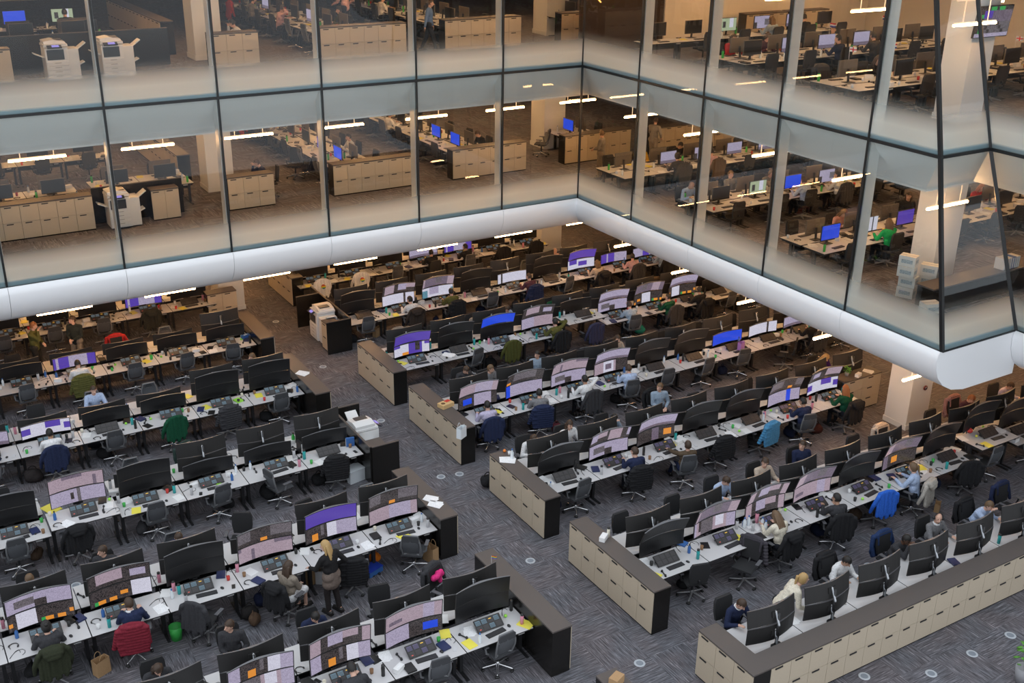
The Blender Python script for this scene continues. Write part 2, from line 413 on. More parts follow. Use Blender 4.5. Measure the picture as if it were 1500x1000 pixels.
# pendant lights
def lamp_parts():
    a = MB(); a.b2(-.775, .775, -.03, .03, 0, .055, 0, .008)
    b = MB(); b.b2(-.77, .77, -.02, .02, .076, .09); 
    c = MB(); c.cap((-.45, 0, .08), (-.45, 0, .60), .013, n=6); c2 = MB(); c2.cap((.45, 0, .08), (.45, 0, .60), .013, n=6)
    e = MB(); e.b2(-.775, .775, -.02, .02, .585, .61)
    W = mat('lamp_fitting_glow', (.85, .80, .74), .4, emit=(1, .60, .30), es=.9)  # faint glow stands in for lamplight falling on cap, rods and rail
    return a.mesh('diffuser', M_lamp), b.mesh('cap', W), c.mesh('rod', W), c2.mesh('rod', W), e.mesh('rail', W)
LP = lamp_parts()
def lamp(x, y, z, rz, label, group):
    return thing('pendant_light', label, 'light', (x, y, z), rz, group, [('diffuser', LP[0]), ('cap', LP[1]), ('rod', LP[2]), ('rod', LP[3]), ('rail', LP[4])])
STN = ['ground floor', 'lower storey', 'upper storey']
for li, (z, yn, xe, ye0) in enumerate(((2.65, 32.62, 23.1, 29.6), (7.05, 33.3, 23.65, 30.15), (11.5, 33.6, 23.7, 30.3))):
    rows = (0, 5.4, 10.8) if li < 2 else (0, 5.4)
    for r, dy in enumerate(rows):
        for k in range(-1 if r else 0, 7 if r == 0 else 8):
            x = 4.5+3.1*k
            lamp(x, yn+dy, z, 0, 'glowing linear pendant over the %s, north wing, %s bay, %s line' % (STN[li], ORD[k+1], ORD[r]), 'linear pendants')
    for r, dx in enumerate((0, 4.6, 9.2)):
        for k in range(5):
            if li == 0 and r == 0 and k == 4: pass
            lamp(xe+dx, ye0-3.18*k, z, 0, 'glowing linear pendant over the %s, east wing, %s bay, %s line' % (STN[li], ORD[k], ORD[r]), 'linear pendants')

# ------------------------------------------------------------------ sky light over the atrium
w = D.worlds.new('sky'); SC.world = w; w.use_nodes = True
nt = w.node_tree; nt.nodes.clear(); N = nt.nodes.new; L = nt.links.new
o_ = N('ShaderNodeOutputWorld'); bg = N('ShaderNodeBackground'); tc = N('ShaderNodeTexCoord'); sp = N('ShaderNodeSeparateXYZ')
cr = N('ShaderNodeValToRGB'); e = cr.color_ramp.elements
e[0].position = .0; e[0].color = (.62, .65, .69, 1); e[1].position = 1; e[1].color = (.66, .71, .76, 1)
q = e.new(.30); q.color = (.63, .665, .71, 1); q = e.new(.62); q.color = (.64, .685, .735, 1)
L(tc.outputs['Generated'], sp.inputs[0]); L(sp.outputs['Z'], cr.inputs['Fac']); L(cr.outputs['Color'], bg.inputs['Color'])
bg.inputs['Strength'].default_value = 1.85; L(bg.outputs[0], o_.inputs['Surface'])

# ------------------------------------------------------------------ furniture pieces (each mesh made once and shared)
def desk_parts():
    t = MB(); t.b2(-.755, .755, -.415, .415, -.028, 0, 1); t.b2(-.757, .757, -.417, .417, -.004, .001, 0)
    def leg(x):
        a = MB(); a.b2(x-.035, x+.035, -.05, .05, .03, .75); a.b2(x-.03, x+.03, -.34, .34, .0, .03, 0, .005); a.b2(x-.03, x+.03, -.36, .36, .70, .752); return a.mesh('leg', M_black)
    b = MB(); b.b2(-.70, .70, .10, .14, .50, .73); b.b2(-.68, .68, .16, .32, .56, .575)
    c = MB(); c.b2(.42, .56, -.40, -.33, .715, .745)
    return t.mesh('top', [M_white, M_edge]), leg(-.69), leg(.69), b.mesh('beam', M_black), c.mesh('switch', mat('grey_plastic', (.5, .5, .5), .4))
DP = desk_parts()
def desk(x, y, z, rz, label, h=.78, group='height adjustable desks'):
    dz = h-.78
    r = thing('desk', label, 'desk', (x, y, z), rz, group, [('desk_top', DP[0], (0, 0, h)), ('cable_beam', DP[3], (0, 0, dz)), ('height_switch', DP[4], (0, 0, dz))])
    for k in (1, 2): ob('leg', DP[k], r).scale = (1, 1, (h-.028)/.752)
    return r
# extension columns under a raised desk are part of its legs: lower stage
M_LOWLEG = None

SW, SH, SAG = 1.24, .375, .088      # ultra wide curved screens
def curve_y(t): return SAG*(1-4*t*t) if abs(t) <= .5 else 0
def monitor_housing():
    mb = MB(); n = 12
    F, Bk = [], []
    for k in range(n+1):
        t = k/n-.5; x = t*SW; y = curve_y(t); th = .022+.035*max(0, 1-abs(t)*2.4)
        F.append((x, y)); Bk.append((x, y+th))
    for k in range(n):
        for (a, b, z0, z1) in ((F[k], F[k+1], 0, SH),):
            mb.quad((a[0], a[1], z0), (b[0], b[1], z0), (b[0], b[1], z1), (a[0], a[1], z1))
        a, b = Bk[k], Bk[k+1]
        mb.quad((b[0], b[1], 0), (a[0], a[1], 0), (a[0], a[1], SH), (b[0], b[1], SH))
        for z, fl in ((SH, 1), (0, 0)):
            p = [(F[k][0], F[k][1], z), (F[k+1][0], F[k+1][1], z), (Bk[k+1][0], Bk[k+1][1], z), (Bk[k][0], Bk[k][1], z)]
            mb.quad(*(p if fl else p[::-1]), fl)
    for k in (0, n):
        mb.quad((F[k][0], F[k][1], 0), (F[k][0], F[k][1], SH), (Bk[k][0], Bk[k][1], SH), (Bk[k][0], Bk[k][1], 0))
    mb.box((0, curve_y(0)+.06, SH*.5), (.20, .03, .13))
    bmesh.ops.remove_doubles(mb.bm, verts=mb.bm.verts, dist=1e-5)
    me = mb.mesh('housing', [M_house, mat('housing_top_sky_sheen', (.13, .13, .14), .3)])  # lighter top faces: sky sheen painted into their colour
    return me
ME_house = monitor_housing()
LAY = dict(
    off='k', blue='b',
    lil='l|0,16,0,1,m', lil2='l|0,3,0,2,d|11,16,1,3,g', lil3='d|1,9,0,4,l|10,15,0,4,w', lil4='l|6,7,1,3,d|8,9,0,4,g', rose='p|0,7,0,4,l', rose2='p|1,5,1,2,m|11,14,0,4,l',
    pink='p|4,10,3,4,m|13,14,0,3,m', chart='d|3,13,1,4,g|0,2,0,1,o', code='d|2,5,2,4,l|7,13,3,4,g', codeo='d|1,4,0,3,l|6,8,0,1,o|9,11,0,1,o|12,16,0,4,l',
    codeo2='d|0,6,0,4,l|8,10,0,2,o|11,12,1,4,g|13,16,0,4,w', ora='d|2,4,0,1,o|5,7,0,1,o|8,10,1,2,o|11,16,0,4,w|1,2,0,1,e', ind='i', ind2='i|3,13,0,4,w|4,9,3,4,i|10,13,0,1,o|0,2,1,4,d', blulil='l|0,3,0,2,b|11,15,1,4,i',
    lilblu='l|0,2,0,4,b', mauve='m|0,4,0,4,p|10,13,1,4,g', dklil='d|2,9,1,4,p|11,15,1,3,l', dkblue='d|0,7,0,4,l|11,15,1,3,b', pal='p|0,4,0,4,l|5,6,1,4,d|6,11,0,4,g|12,15,1,4,w',
    dkrose='d|1,6,0,4,p|8,12,1,4,l|12,16,2,4,p', dko='d|5,8,1,3,o|0,3,0,4,m', win='w|1,6,2,4,i|7,12,1,3,i', grn='y|2,5,1,3,d|9,13,1,4,w', wht='w|11,12,0,4,d', photo='p|5,10,0,4,w|6,9,1,3,m|11,16,0,4,d',
    bluw='w|2,6,0,3,c|7,12,1,4,l', dual='l|0,4,0,4,i|5,9,0,4,i|10,16,0,4,l')
def screen_mesh(key, roll=0):
    spec = LAY[key].split('|'); cells = [[spec[0]]*16 for _ in range(4)]
    for s in spec[1:]:
        c0, c1, r0, r1, col = s.split(',')
        for r in range(int(r0), int(r1)):
            for c in range(int(c0), int(c1)): cells[r][c] = col
    cells = [r[roll:]+r[:roll] for r in cells]
    cols = sorted({c for r in cells for c in r}); mb = MB()
    for r in range(4):
        for c in range(16):
            t0, t1 = c/16-.5, (c+1)/16-.5; k = .972; z0, z1 = .014+(SH-.026)*r/4, .014+(SH-.026)*(r+1)/4
            mb.quad((t0*SW*k, curve_y(t0*k)-.003, z0), (t1*SW*k, curve_y(t1*k)-.003, z0), (t1*SW*k, curve_y(t1*k)-.003, z1), (t0*SW*k, curve_y(t0*k)-.003, z1),
                    cols.index(cells[r][c]), ((c/16, r/4), ((c+1)/16, r/4), ((c+1)/16, (r+1)/4), (c/16, (r+1)/4)))
    return mb.mesh('screen_'+key, [SCR[c] for c in cols], norm=False)
def scr(key, roll=0): return cached('scr_%s_%d' % (key, roll), lambda: screen_mesh(key, roll))
def pole_mesh(h):
    mb = MB(); mb.b2(-.05, .05, -.05, .05, 0, .02, 0, .004); mb.cap((0, 0, .0), (0, 0, h), .022, n=10, round_=False)
    return mb.mesh('pole', M_black)
ME_pole2 = pole_mesh(.78); ME_pole1 = pole_mesh(.42)
def arm_mesh():
    mb = MB(); mb.cap((0, .10, .0), (.02, .19, -.22), .022, .026, 8); return mb.mesh('arm', M_arm)
def ball_mesh():
    mb = MB(); mb.ell((0, .085, .015), (.045, .03, .045), sub=1); return mb.mesh('pivot', M_silver)
ME_arm, ME_ball = arm_mesh(), ball_mesh()
ME_cable = None
def cable_mesh():
    mb = MB(); mb.cap((-.03, .02, 0), (-.06, .03, .25), .012, n=6); mb.cap((.04, .03, .0), (.03, .04, .2), .01, n=6); mb.b2(-.11, .11, .0, .07, -.02, .03); return mb.mesh('cables', M_black)
ME_cable = cable_mesh()
SCRNAME = dict(k='dark', b='blue', i='indigo', l='lilac', p='rose', w='white', d='dark text', g='grey', m='mauve', y='green')
def stack(x, y, z, rz, label, upper, lower, tilt=0., roll=0, group='stacked ultrawide monitors'):
    """two curved screens clamped one over the other on one pole; front faces local -y, pole stands behind"""
    r = D.objects.new('stacked_monitors' if upper and lower else 'monitor', None); COL.objects.link(r); r.location = (x, y, z); r.rotation_euler = (0, 0, rz)
    tag(r, label, 'monitor', group)
    two = bool(upper and lower)
    ob('stand', ME_pole2 if two else ME_pole1, r, (0, .10, 0)); ob('cable_bundle', ME_cable, r, (0, .08, .03))
    for nm, key, zz, yy, tl in (('lower_monitor', lower, .12, -.10, -.03), ('upper_monitor', upper, .50, -.10, .10+tilt)):
        if not key: continue
        h = ob(nm, ME_house, r, (0, yy, zz), (tl, 0, 0)); ob('screen', scr(key, roll if len(LAY[key]) > 2 else 0), h)
        b = ob('pivot', ME_ball, h, (0, .06, SH*.55)); ob('arm', ME_arm, h, (0, .06, SH*.55))
    return r

def console_mesh():
    """sloping dealer telephone board: rows of little displays and key strips"""
    mb = MB(); rot = Euler((math.radians(32), 0, 0)).to_matrix()
    mb.box((0, 0, .085), (.50, .25, .035), 0, rot, .004); mb.b2(-.2, .2, .02, .09, 0, .08)
    rnd = random.Random(3)
    up = rot @ Vector((0, 0, 1)); ay = rot @ Vector((0, 1, 0))
    for i in range(4):
        for j in range(2):
            c = Vector((-.19+.118*i, 0, .085)) + ay*(-.06+.115*j) + up*.019
            mb.box(c, (.092, .088, .004), (2 if (i, j) in ((1, 1), (2, 0), (0, 1), (3, 1)) else 1), rot)
            if (i, j) == (2, 1): mb.box(c+up*.003+ay*.02, (.05, .014, .003), 3, rot)
            if (i, j) == (0, 0): mb.box(c+up*.003-ay*.02, (.03, .016, .003), 4, rot)
            for q in range(3): mb.box(c+up*.0025+ay*(-.028+.022*q), (.078, .006, .002), 0, rot)
    return mb
M_cn = mat('console_body', (.025, .023, .023), .45); M_cd = mat('console_dim', (.045, .04, .042), .3)
M_cl = mat('console_lit', (.05, .08, .10), .3, emit=(.18, .30, .40), es=.32); M_cy = mat('console_amber', (.5, .3, .03), .4, emit=(1, .6, .05), es=.6); M_cr = mat('console_red', (.4, .06, .05), .4, emit=(.9, .15, .1), es=.4)
M_cv = mat('console_violet', (.06, .05, .10), .3, emit=(.16, .14, .30), es=.22)
ME_con = [console_mesh().mesh('console', [M_cn, M_cd, M_cl, M_cy, M_cr]), console_mesh().mesh('console_b', [M_cn, M_cd, M_cv, M_cy, M_cr]), console_mesh().mesh('console_c', [M_cn, M_cd, M_cd, M_cd, M_cn])]
def handset_mesh():
    mb = MB(); mb.cap((0, -.09, .02), (0, .09, .02), .013, n=8); mb.cap((0, -.095, .005), (0, -.085, .03), .026, n=8); mb.cap((0, .085, .03), (0, .095, .005), .026, n=8)
    return mb.mesh('handset', M_black)
ME_hand = handset_mesh()
def kb_mesh():
    mb = MB(); mb.b2(-.215, .215, -.065, .065, 0, .018, 0, .003)
    for r in range(5): mb.b2(-.205, .205, -.056+.0235*r, -.038+.0235*r, .018, .022, 1)
    return mb.mesh('keyboard', [mat('key_base', (.02, .02, .022), .5), mat('key_caps', (.045, .044, .048), .5)])
ME_kb = kb_mesh()
def mouse_mesh():
    mb = MB(); mb.ell((0, 0, .012), (.032, .052, .022), sub=2); return mb.mesh('mouse', mat('mouse_black', (.02, .02, .022), .4))
ME_mouse = mouse_mesh()

# office chairs, facing +y, standing at their hub
def chair_meshes(kind):
    fr, pad = (M_frame, M_chair) if kind == 'm' else (M_black, M_blk)
    s = MB(); s.prism([(-.24, .455), (-.25, .48), (-.22, .50), (.22, .50), (.25, .48), (.24, .455)], -.24, .25); seat = s.mesh('seat', M_seat if kind == 'm' else M_blk)
    sm = MB(); n = 6
    def bw(t): return .205+.035*math.sin(PI*min(1, t*1.15)) - .05*max(0, t-.75)*3
    def by(t): return -.235-.05*math.sin(PI*t*.9)-.06*t
    def grid(mb, w0, w1, off, th, mi):
        prev = None
        for k in range(n*2+1):
            t = k/(n*2); z = .56+.48*t; w = bw(t)
            row = []
            for j in range(7):
                u = w0+(w1-w0)*j/6; row.append((u*w, by(t)+off+.05*u*u, z))
            if prev:
                for j in range(6):
                    mb.quad(prev[j], prev[j+1], row[j+1], row[j], mi)
                    a = [(p[0], p[1]-th, p[2]) for p in (prev[j], row[j], row[j+1], prev[j+1])]; mb.quad(*a, mi)
            prev = row
    if kind == 'm':
        grid(sm, -.80, .80, 0, .018, 0); back = sm.mesh('back_mesh', M_chair)
        f = MB()
        for sgn in (-1, 1):
            pts = [Vector((sgn*bw(k/6)*.92, by(k/6)-.012+.04, .50+.54*k/6)) for k in range(7)]
            for a, b in zip(pts, pts[1:]): f.cap(a, b, .022, n=7)
        f.cap((-bw(1)*.92, by(1)+.028, 1.04), (bw(1)*.92, by(1)+.028, 1.04), .022, n=7); f.cap((-bw(.7)*.85, by(.7)-.0, .90), (bw(.7)*.85, by(.7)-.0, .90), .012, n=6)
        f.cap((-bw(0)*.92, by(0)+.028, .50), (0, -.12, .44), .026, n=7); f.cap((bw(0)*.92, by(0)+.028, .50), (0, -.12, .44), .026, n=7)
        frame = f.mesh('back_frame', fr)
        h = MB(); h.prism([(-.19, .905), (-.195, 1.02), (-.16, 1.055), (.16, 1.055), (.195, 1.02), (.19, .905)], by(.85)-.02, by(.85)+.01); head = h.mesh('top_pad', M_seat)
    else:
        mb = MB(); pts = [(-.20, .55), (-.235, .75), (-.23, .98), (-.19, 1.06), (.19, 1.06), (.23, .98), (.235, .75), (.20, .55)]
        vs0 = [(x, -.26-.10*(z-.55), z) for x, z in pts]
        A = [mb.bm.verts.new((x, y+.03, z)) for x, y, z in vs0]; B = [mb.bm.verts.new((x, y-.03, z)) for x, y, z in vs0]
        mb.bm.faces.new(A); mb.bm.faces.new(B[::-1])
        for k in range(8): mb.bm.faces.new((A[k], B[k], B[(k+1) % 8], A[(k+1) % 8]))
        back = mb.mesh('back_pad', M_blk); f = MB(); f.cap((0, -.14, .44), (0, -.31, .62), .03, n=8); frame = f.mesh('back_bracket', M_black); head = None
    def arm(sg):
        a = MB(); a.cap((sg*.22, -.03, .46), (sg*.30, -.04, .52), .022, n=7); a.cap((sg*.30, -.04, .52), (sg*.31, .0, .67), .022, n=7); a.box((sg*.31, .03, .69), (.085, .25, .028), 1, None, .01)
        return a.mesh('armrest', [M_black if kind == 'b' else M_frame, mat('arm_pad', (.10, .10, .11), .6)])
    c = MB(); c.cap((0, 0, .10), (0, 0, .42), .028, n=8, round_=False); c.b2(-.11, .11, -.14, .12, .40, .455)
    b = MB()
    for k in range(5):
        t = 2*PI*k/5+PI/2; d = Vector((math.cos(t), math.sin(t), 0)); b.cap(d*.03+Vector((0, 0, .125)), d*.31+Vector((0, 0, .085)), .028, .018, 7)
    b.cap((0, 0, .08), (0, 0, .15), .045, n=9)
    def cas(k):
        t = 2*PI*k/5+PI/2; a = MB(); a.cap((.31*math.cos(t)-.02*math.sin(t), .31*math.sin(t)+.02*math.cos(t), .03), (.31*math.cos(t)+.02*math.sin(t), .31*math.sin(t)-.02*math.cos(t), .03), .03, n=8); return a.mesh('caster', M_caster)
    return dict(seat=seat, back=back, frame=frame, head=head, arms=(arm(-1), arm(1)), column=c.mesh('column', M_black), base=b.mesh('base', M_silver if kind == 'm' else mat('base_grey', (.25, .25, .26), .4, .5)), cas=[cas(k) for k in range(5)])
CM = {k: chair_meshes(k) for k in 'mb'}
def chair(x, y, z, rz, label, kind='m', group=None, full=True):
    c = CM[kind]; bs = [('back_frame', c['frame'])] + ([('top_pad', c['head'])] if c['head'] else [])
    parts = [('seat', c['seat']), ('backrest', c['back'], None, None, bs), ('armrest', c['arms'][0]), ('armrest', c['arms'][1]), ('gas_column', c['column']),
             ('star_base', c['base'], None, None, [('caster', m) for m in c['cas']] if full else None)]
    return thing('office_chair', label, 'chair', (x, y, z), rz, group or ('grey mesh office chairs' if kind == 'm' else 'black office chairs'), parts)

# low storage cabinets: doors face local -y
def cab_parts(n, w=.517, d=.455, H=1.10, rows=2):
    W = n*w
    b = MB(); b.b2(-W/2, W/2, -d/2+.02, d/2, .0, H-.035)
    t = MB(); t.b2(-W/2-.004, W/2+.004, -d/2-.004, d/2+.004, H-.035, H, 0, .003)
    dm = MB(); hh = (H-.035-.05)/rows; dm.b2(-w/2+.004, w/2-.004, -.02, 0, 0, hh-.008)
    hm = MB(); hm.b2(-.16, .03, -.034, -.018, hh-.055, hh-.025)
    return b.mesh('body', M_ebony), t.mesh('top', M_brown), dm.mesh('door', M_taupe), hm.mesh('handle', M_black), hh
def cabinet(x, y, z, rz, label, n=3, rows=2, w=.517, d=.455, H=1.10, group='low taupe cabinets'):
    b, t, dm, hm, hh = cached(('cab', n, rows, w, d, H), lambda: cab_parts(n, w, d, H, rows))
    parts = [('body', b), ('cabinet_top', t)]
    for i in range(n):
        for j in range(rows):
            parts.append(('door' if rows == 2 else 'drawer', dm, (-n*w/2+w*(i+.5), -d/2+.02, .045+hh*j), None, [('handle', hm)]))
    return thing('cabinet', label, 'cabinet', (x, y, z), rz, group, parts)

# big office copier, front faces -y
def copier_parts():
    b = MB(); b.b2(-.32, .32, -.32, .34, .05, .98, 0, .012); b.b2(-.27, .27, -.27, .27, 0, .06, 1)
    tr = []
    for k in range(4):
        m_ = MB(); m_.b2(-.30, .30, -.345, -.318, .10+.125*k, .215+.125*k, 0, .006); m_.b2(-.09, .09, -.352, -.343, .17+.125*k, .19+.125*k, 1); tr.append(m_.mesh('tray', [M_copier, mat('tray_grip', (.4, .4, .4), .5)]))
    bay = MB(); bay.b2(-.27, .20, -.332, -.25, .64, .93, 0, .01)
    sc_ = MB(); sc_.b2(-.33, .33, -.30, .35, 1.0, 1.07, 0, .01); 
    fd = MB(); fd.prism([(-.30, 1.075), (-.31, 1.16), (-.05, 1.20), (.28, 1.13), (.31, 1.075)], -.22, .33); fd.b2(-.05, .22, -.15, .2, 1.17, 1.19, 1)
    cp = MB(); cp.box((-.05, -.37, 1.02), (.40, .14, .03), 0, Euler((math.radians(25), 0, 0)).to_matrix()); cp.box((-.02, -.372, 1.038), (.20, .10, .006), 1, Euler((math.radians(25), 0, 0)).to_matrix())
    fin = MB(); fin.b2(.325, .62, -.26, .30, .04, .92, 0, .012); fin.box((.74, 0, .98), (.30, .32, .03), 0, Euler((0, math.radians(-35), 0)).to_matrix()); fin.box((.70, 0, .48), (.18, .30, .03), 0, Euler((0, math.radians(-25), 0)).to_matrix())
    lt = MB(); lt.box((-.46, 0, .76), (.30, .32, .025), 0, Euler((0, math.radians(25), 0)).to_matrix())
    return [('body', b.mesh('body', [M_copier, M_copdark]))]+[('paper_tray', t) for t in tr]+[('output_bay', bay.mesh('bay', M_copdark)), ('scanner', sc_.mesh('scan', M_copier)), ('document_feeder', fd.mesh('feeder', [M_copier, M_copdark])),
            ('control_panel', cp.mesh('panel', [M_copdark, mat('panel_lit', (.05, .05, .1), .3, emit=(.35, .3, .9), es=.8)])), ('finisher', fin.mesh('finisher', M_copier)), ('side_tray', lt.mesh('side', M_copier))]
CP = copier_parts()
def copier(x, y, z, rz, label): return thing('copier', label, 'copier', (x, y, z), rz, 'office copiers', CP)

# ------------------------------------------------------------------ small things
def simple(fn, name, m): return cached(('s', name), lambda: fn().mesh(name, m))
def cup_mb():
    mb = MB(); mb.lathe([(0, 0), (.032, 0), (.04, .10), (.036, .10), (.03, .012), (0, .012)]); return mb
def bottle_mb():
    mb = MB(); mb.lathe([(0, 0), (.034, 0), (.036, .02), (.036, .14), (.014, .19), (.014, .205)]); return mb
def cap_mb():
    mb = MB(); mb.lathe([(.017, .2), (.017, .23), (0, .23)]); return mb
def flask_mb():
    mb = MB(); mb.lathe([(0, 0), (.036, 0), (.038, .19), (.03, .215)]); return mb
def lid_mb():
    mb = MB(); mb.lathe([(.033, .213), (.033, .25), (0, .255)]); return mb
def papers_mb():
    mb = MB(); mb.box((0, 0, .002), (.21, .297, .004)); mb.box((.03, .02, .0055), (.21, .297, .002), 0, Euler((0, 0, .2)).to_matrix()); return mb
def pad_mb():
    mb = MB(); mb.box((0, 0, .006), (.21, .28, .012)); return mb
def book_mb():
    mb = MB(); mb.box((0, 0, .02), (.19, .26, .036), 0); mb.box((.004, 0, .02), (.188, .25, .03), 1); return mb
def box_mb():
    mb = MB(); mb.box((0, 0, .05), (.22, .12, .10), 0, None, .004); mb.box((0, 0, .101), (.11, .03, .004), 1); return mb
def headset_mb():
    mb = MB(); P = [Vector((.085*math.cos(t), .085*math.sin(t), .012)) for t in [PI*k/8 for k in range(9)]]
    for a, b in zip(P, P[1:]): mb.cap(a, b, .008, n=6)
    mb.ell((.085, -.01, .018), (.018, .035, .018), sub=1); mb.ell((-.085, -.01, .018), (.018, .035, .018), sub=1); mb.cap((-.085, -.02, .012), (-.03, -.09, .012), .005, n=6); return mb
def phone_mb():
    mb = MB(); mb.box((0, 0, .005), (.075, .15, .009), 0, None, .003); return mb
def cable_mb():
    mb = MB(); P = [Vector((.16*math.cos(t*1.15)*(.5+.1*t), .10*math.sin(t*1.7), .006)) for t in [k*.45 for k in range(15)]]
    for a, b in zip(P, P[1:]): mb.cap(a, b, .0045, n=5)
    return mb
def tablet_mb():
    mb = MB(); mb.box((0, 0, .006), (.18, .25, .012), 0, None, .003); mb.box((0, 0, .0125), (.165, .23, .001), 1); return mb
def binder_mb():
    mb = MB(); mb.box((0, 0, .155), (.07, .28, .31), 0); mb.box((0, 0, .155), (.055, .284, .29), 1); return mb
def fruit_mb():
    mb = MB(); mb.ell((0, 0, .035), (.036, .036, .035)); return mb
def bag_mb():
    """paper carrier bag"""
    mb = MB()
    A = [(-.15, -.09, 0), (.15, -.09, 0), (.15, .09, 0), (-.15, .09, 0)]; B = [(-.15, -.085, .34), (.15, -.085, .36), (.15, .085, .34), (-.15, .085, .36)]
    va = [mb.bm.verts.new(p) for p in A]; vb = [mb.bm.verts.new(p) for p in B]; mb.bm.faces.new(va)
    for k in range(4): mb.bm.faces.new((va[k], va[(k+1) % 4], vb[(k+1) % 4], vb[k]))
    vi = [mb.bm.verts.new((p[0]*.96, p[1]*.96, p[2]-.004)) for p in B]; vj = [mb.bm.verts.new((p[0]*.96, p[1]*.96, .02)) for p in A]
    for k in range(4):
        mb.bm.faces.new((vb[k], vb[(k+1) % 4], vi[(k+1) % 4], vi[k])); mb.bm.faces.new((vi[k], vi[(k+1) % 4], vj[(k+1) % 4], vj[k]))
    mb.bm.faces.new(vj)
    return mb
def bagh_mb():
    mb = MB()
    for y in (-.087, .087):
        P = [Vector((.07*math.cos(t), y, .35+.12*math.sin(t))) for t in [PI*k/6 for k in range(7)]]
        for a, b in zip(P, P[1:]): mb.cap(a, b, .006, n=5)
    return mb
def sack_mb():
    """soft bag or rucksack slumped on the floor"""
    mb = MB(); mb.ell((0, 0, .15), (.20, .13, .16)); mb.ell((.05, -.06, .12), (.15, .10, .12)); mb.ell((-.08, .04, .2), (.10, .09, .12)); return mb
def strap_mb():
    mb = MB(); P = [Vector((.10*math.cos(t), .02, .27+.10*math.sin(t))) for t in [PI*k/6 for k in range(7)]]
    for a, b in zip(P, P[1:]): mb.cap(a, b, .012, n=6)
    return mb
def bin_mb():
    mb = MB(); mb.lathe([(0, 0), (.11, 0), (.14, .32), (.132, .32), (.105, .01), (0, .01)], n=4 if False else 12); return mb
def crate_mb():
    mb = MB()
    for x in (-.18, .18): mb.b2(x-.012, x+.012, -.14, .14, 0, .30)
    for y in (-.14, .14): mb.b2(-.18, .18, y-.006, y+.006, 0, .29)
    mb.b2(-.18, .18, -.14, .14, 0, .012); mb.b2(-.2, .2, -.16, .16, .29, .30); return mb
def carton_mb():
    mb = MB(); mb.box((0, 0, .14), (.44, .30, .28), 0); mb.box((0, 0, .281), (.44, .05, .003), 1); mb.box((0, -.151, .14), (.30, .002, .10), 2); mb.box((.221, 0, .14), (.002, .2, .10), 2); return mb
def plant_mb():
    mb = MB(); rnd = random.Random(5)
    for k in range(40):
        a, r, h = rnd.uniform(0, 2*PI), rnd.uniform(.02, .11), rnd.uniform(.12, .28)
        c = Vector((r*math.cos(a), r*math.sin(a), h)); mb.ell(c, (.035, .016, .007), 0, Euler((rnd.uniform(-.6, .6), rnd.uniform(-.6, .6), a)).to_matrix(), 1)
    return mb
def flag_mb():
    mb = MB(); prev = None
    for k in range(7):
        x = .14*k/6; y = .012*math.sin(k*1.1); row = [(x, y, .17), (x, y, .27)]
        if prev:
            mb.quad(prev[0], row[0], row[1], prev[1], 0, [((k-1)/6, 0), (k/6, 0), (k/6, 1), ((k-1)/6, 1)])
            mb.quad(*[(p[0], p[1]+.002, p[2]) for p in (prev[1], row[1], row[0], prev[0])], 0, [((k-1)/6, 1), (k/6, 1), (k/6, 0), ((k-1)/6, 0)])
        prev = row
    return mb
def flagpole_mb():
    mb = MB(); mb.cap((0, 0, 0), (0, 0, .28), .004, n=6); return mb
COLS = dict(white=(.80, .80, .80), black=(.02, .02, .02), blue=(.04, .14, .40), teal=(.03, .40, .40), green=(.05, .45, .08), red=(.60, .04, .03), yellow=(.85, .75, .10), orange=(.80, .22, .03), purple=(.25, .10, .45), pink=(.75, .30, .40), grey=(.30, .30, .32), brown=(.28, .15, .07), silver=(.6, .6, .62), cream=(.75, .70, .58), navy=(.02, .03, .10), lime=(.35, .80, .08), violet=(.35, .18, .55))
def cm(c): return mat('plastic_'+c, COLS[c], .45)
def prop(kind, col, x, y, z, rz, label, group=None, sc=1.):
    P = {'cup': ('paper_cup' if col in ('white', 'cream') else 'cup', 'cup', cup_mb, None, None), 'bottle': ('bottle', 'bottle', bottle_mb, 'bottle_cap', cap_mb), 'flask': ('flask', 'bottle', flask_mb, 'lid', lid_mb),
         'papers': ('papers', 'paper', papers_mb, None, None), 'pad': ('notepad', 'notepad', pad_mb, None, None), 'book': ('book', 'book', book_mb, None, None), 'box': ('tissue_box', 'box', box_mb, None, None),
         'headset': ('headset', 'headset', headset_mb, None, None), 'phone': ('mobile_phone', 'phone', phone_mb, None, None), 'tablet': ('tablet', 'tablet', tablet_mb, None, None), 'binder': ('ring_binder', 'binder', binder_mb, None, None),
         'cable': ('cable', 'cable', cable_mb, None, None), 'fruit': ('stress_ball', 'ball', fruit_mb, None, None), 'handset': ('telephone_handset', 'telephone', None, None, None)}[kind]
    if kind == 'handset': r = ob(P[0], ME_hand, None, (x, y, z), (0, 0, rz)); tag(r, label, P[1], group); return r
    c = cm(col); two = {'book': M_paper, 'box': M_paper, 'tablet': SCR['k'], 'binder': M_paper}.get(kind)
    mm = [c, two] if two else [M_paper if kind == 'papers' else c]
    if kind == 'bottle' and col == 'white': mm = [M_clear]
    r = ob(P[0], simple(P[2], kind, mm), None, (x, y, z), (0, 0, rz)); r.scale = (sc,)*3
    r.material_slots[0].link = 'OBJECT'; r.material_slots[0].material = mm[0]
    if P[3]:
        o = ob(P[3], simple(P[4], P[3], M_black), r); omat(o, cm('blue') if col == 'white' else cm('black'))
    tag(r, label, P[1], group); return r
def bag(x, y, z, rz, label, m=None, s=1.):
    r = ob('paper_bag', simple(bag_mb, 'paperbag', M_card), None, (x, y, z), (0, 0, rz)); r.scale = (s,)*3; o = ob('handle', simple(bagh_mb, 'baghandle', M_card), r)
    if m: omat(r, m); omat(o, m)
    return tag(r, label, 'bag', 'carrier bags')
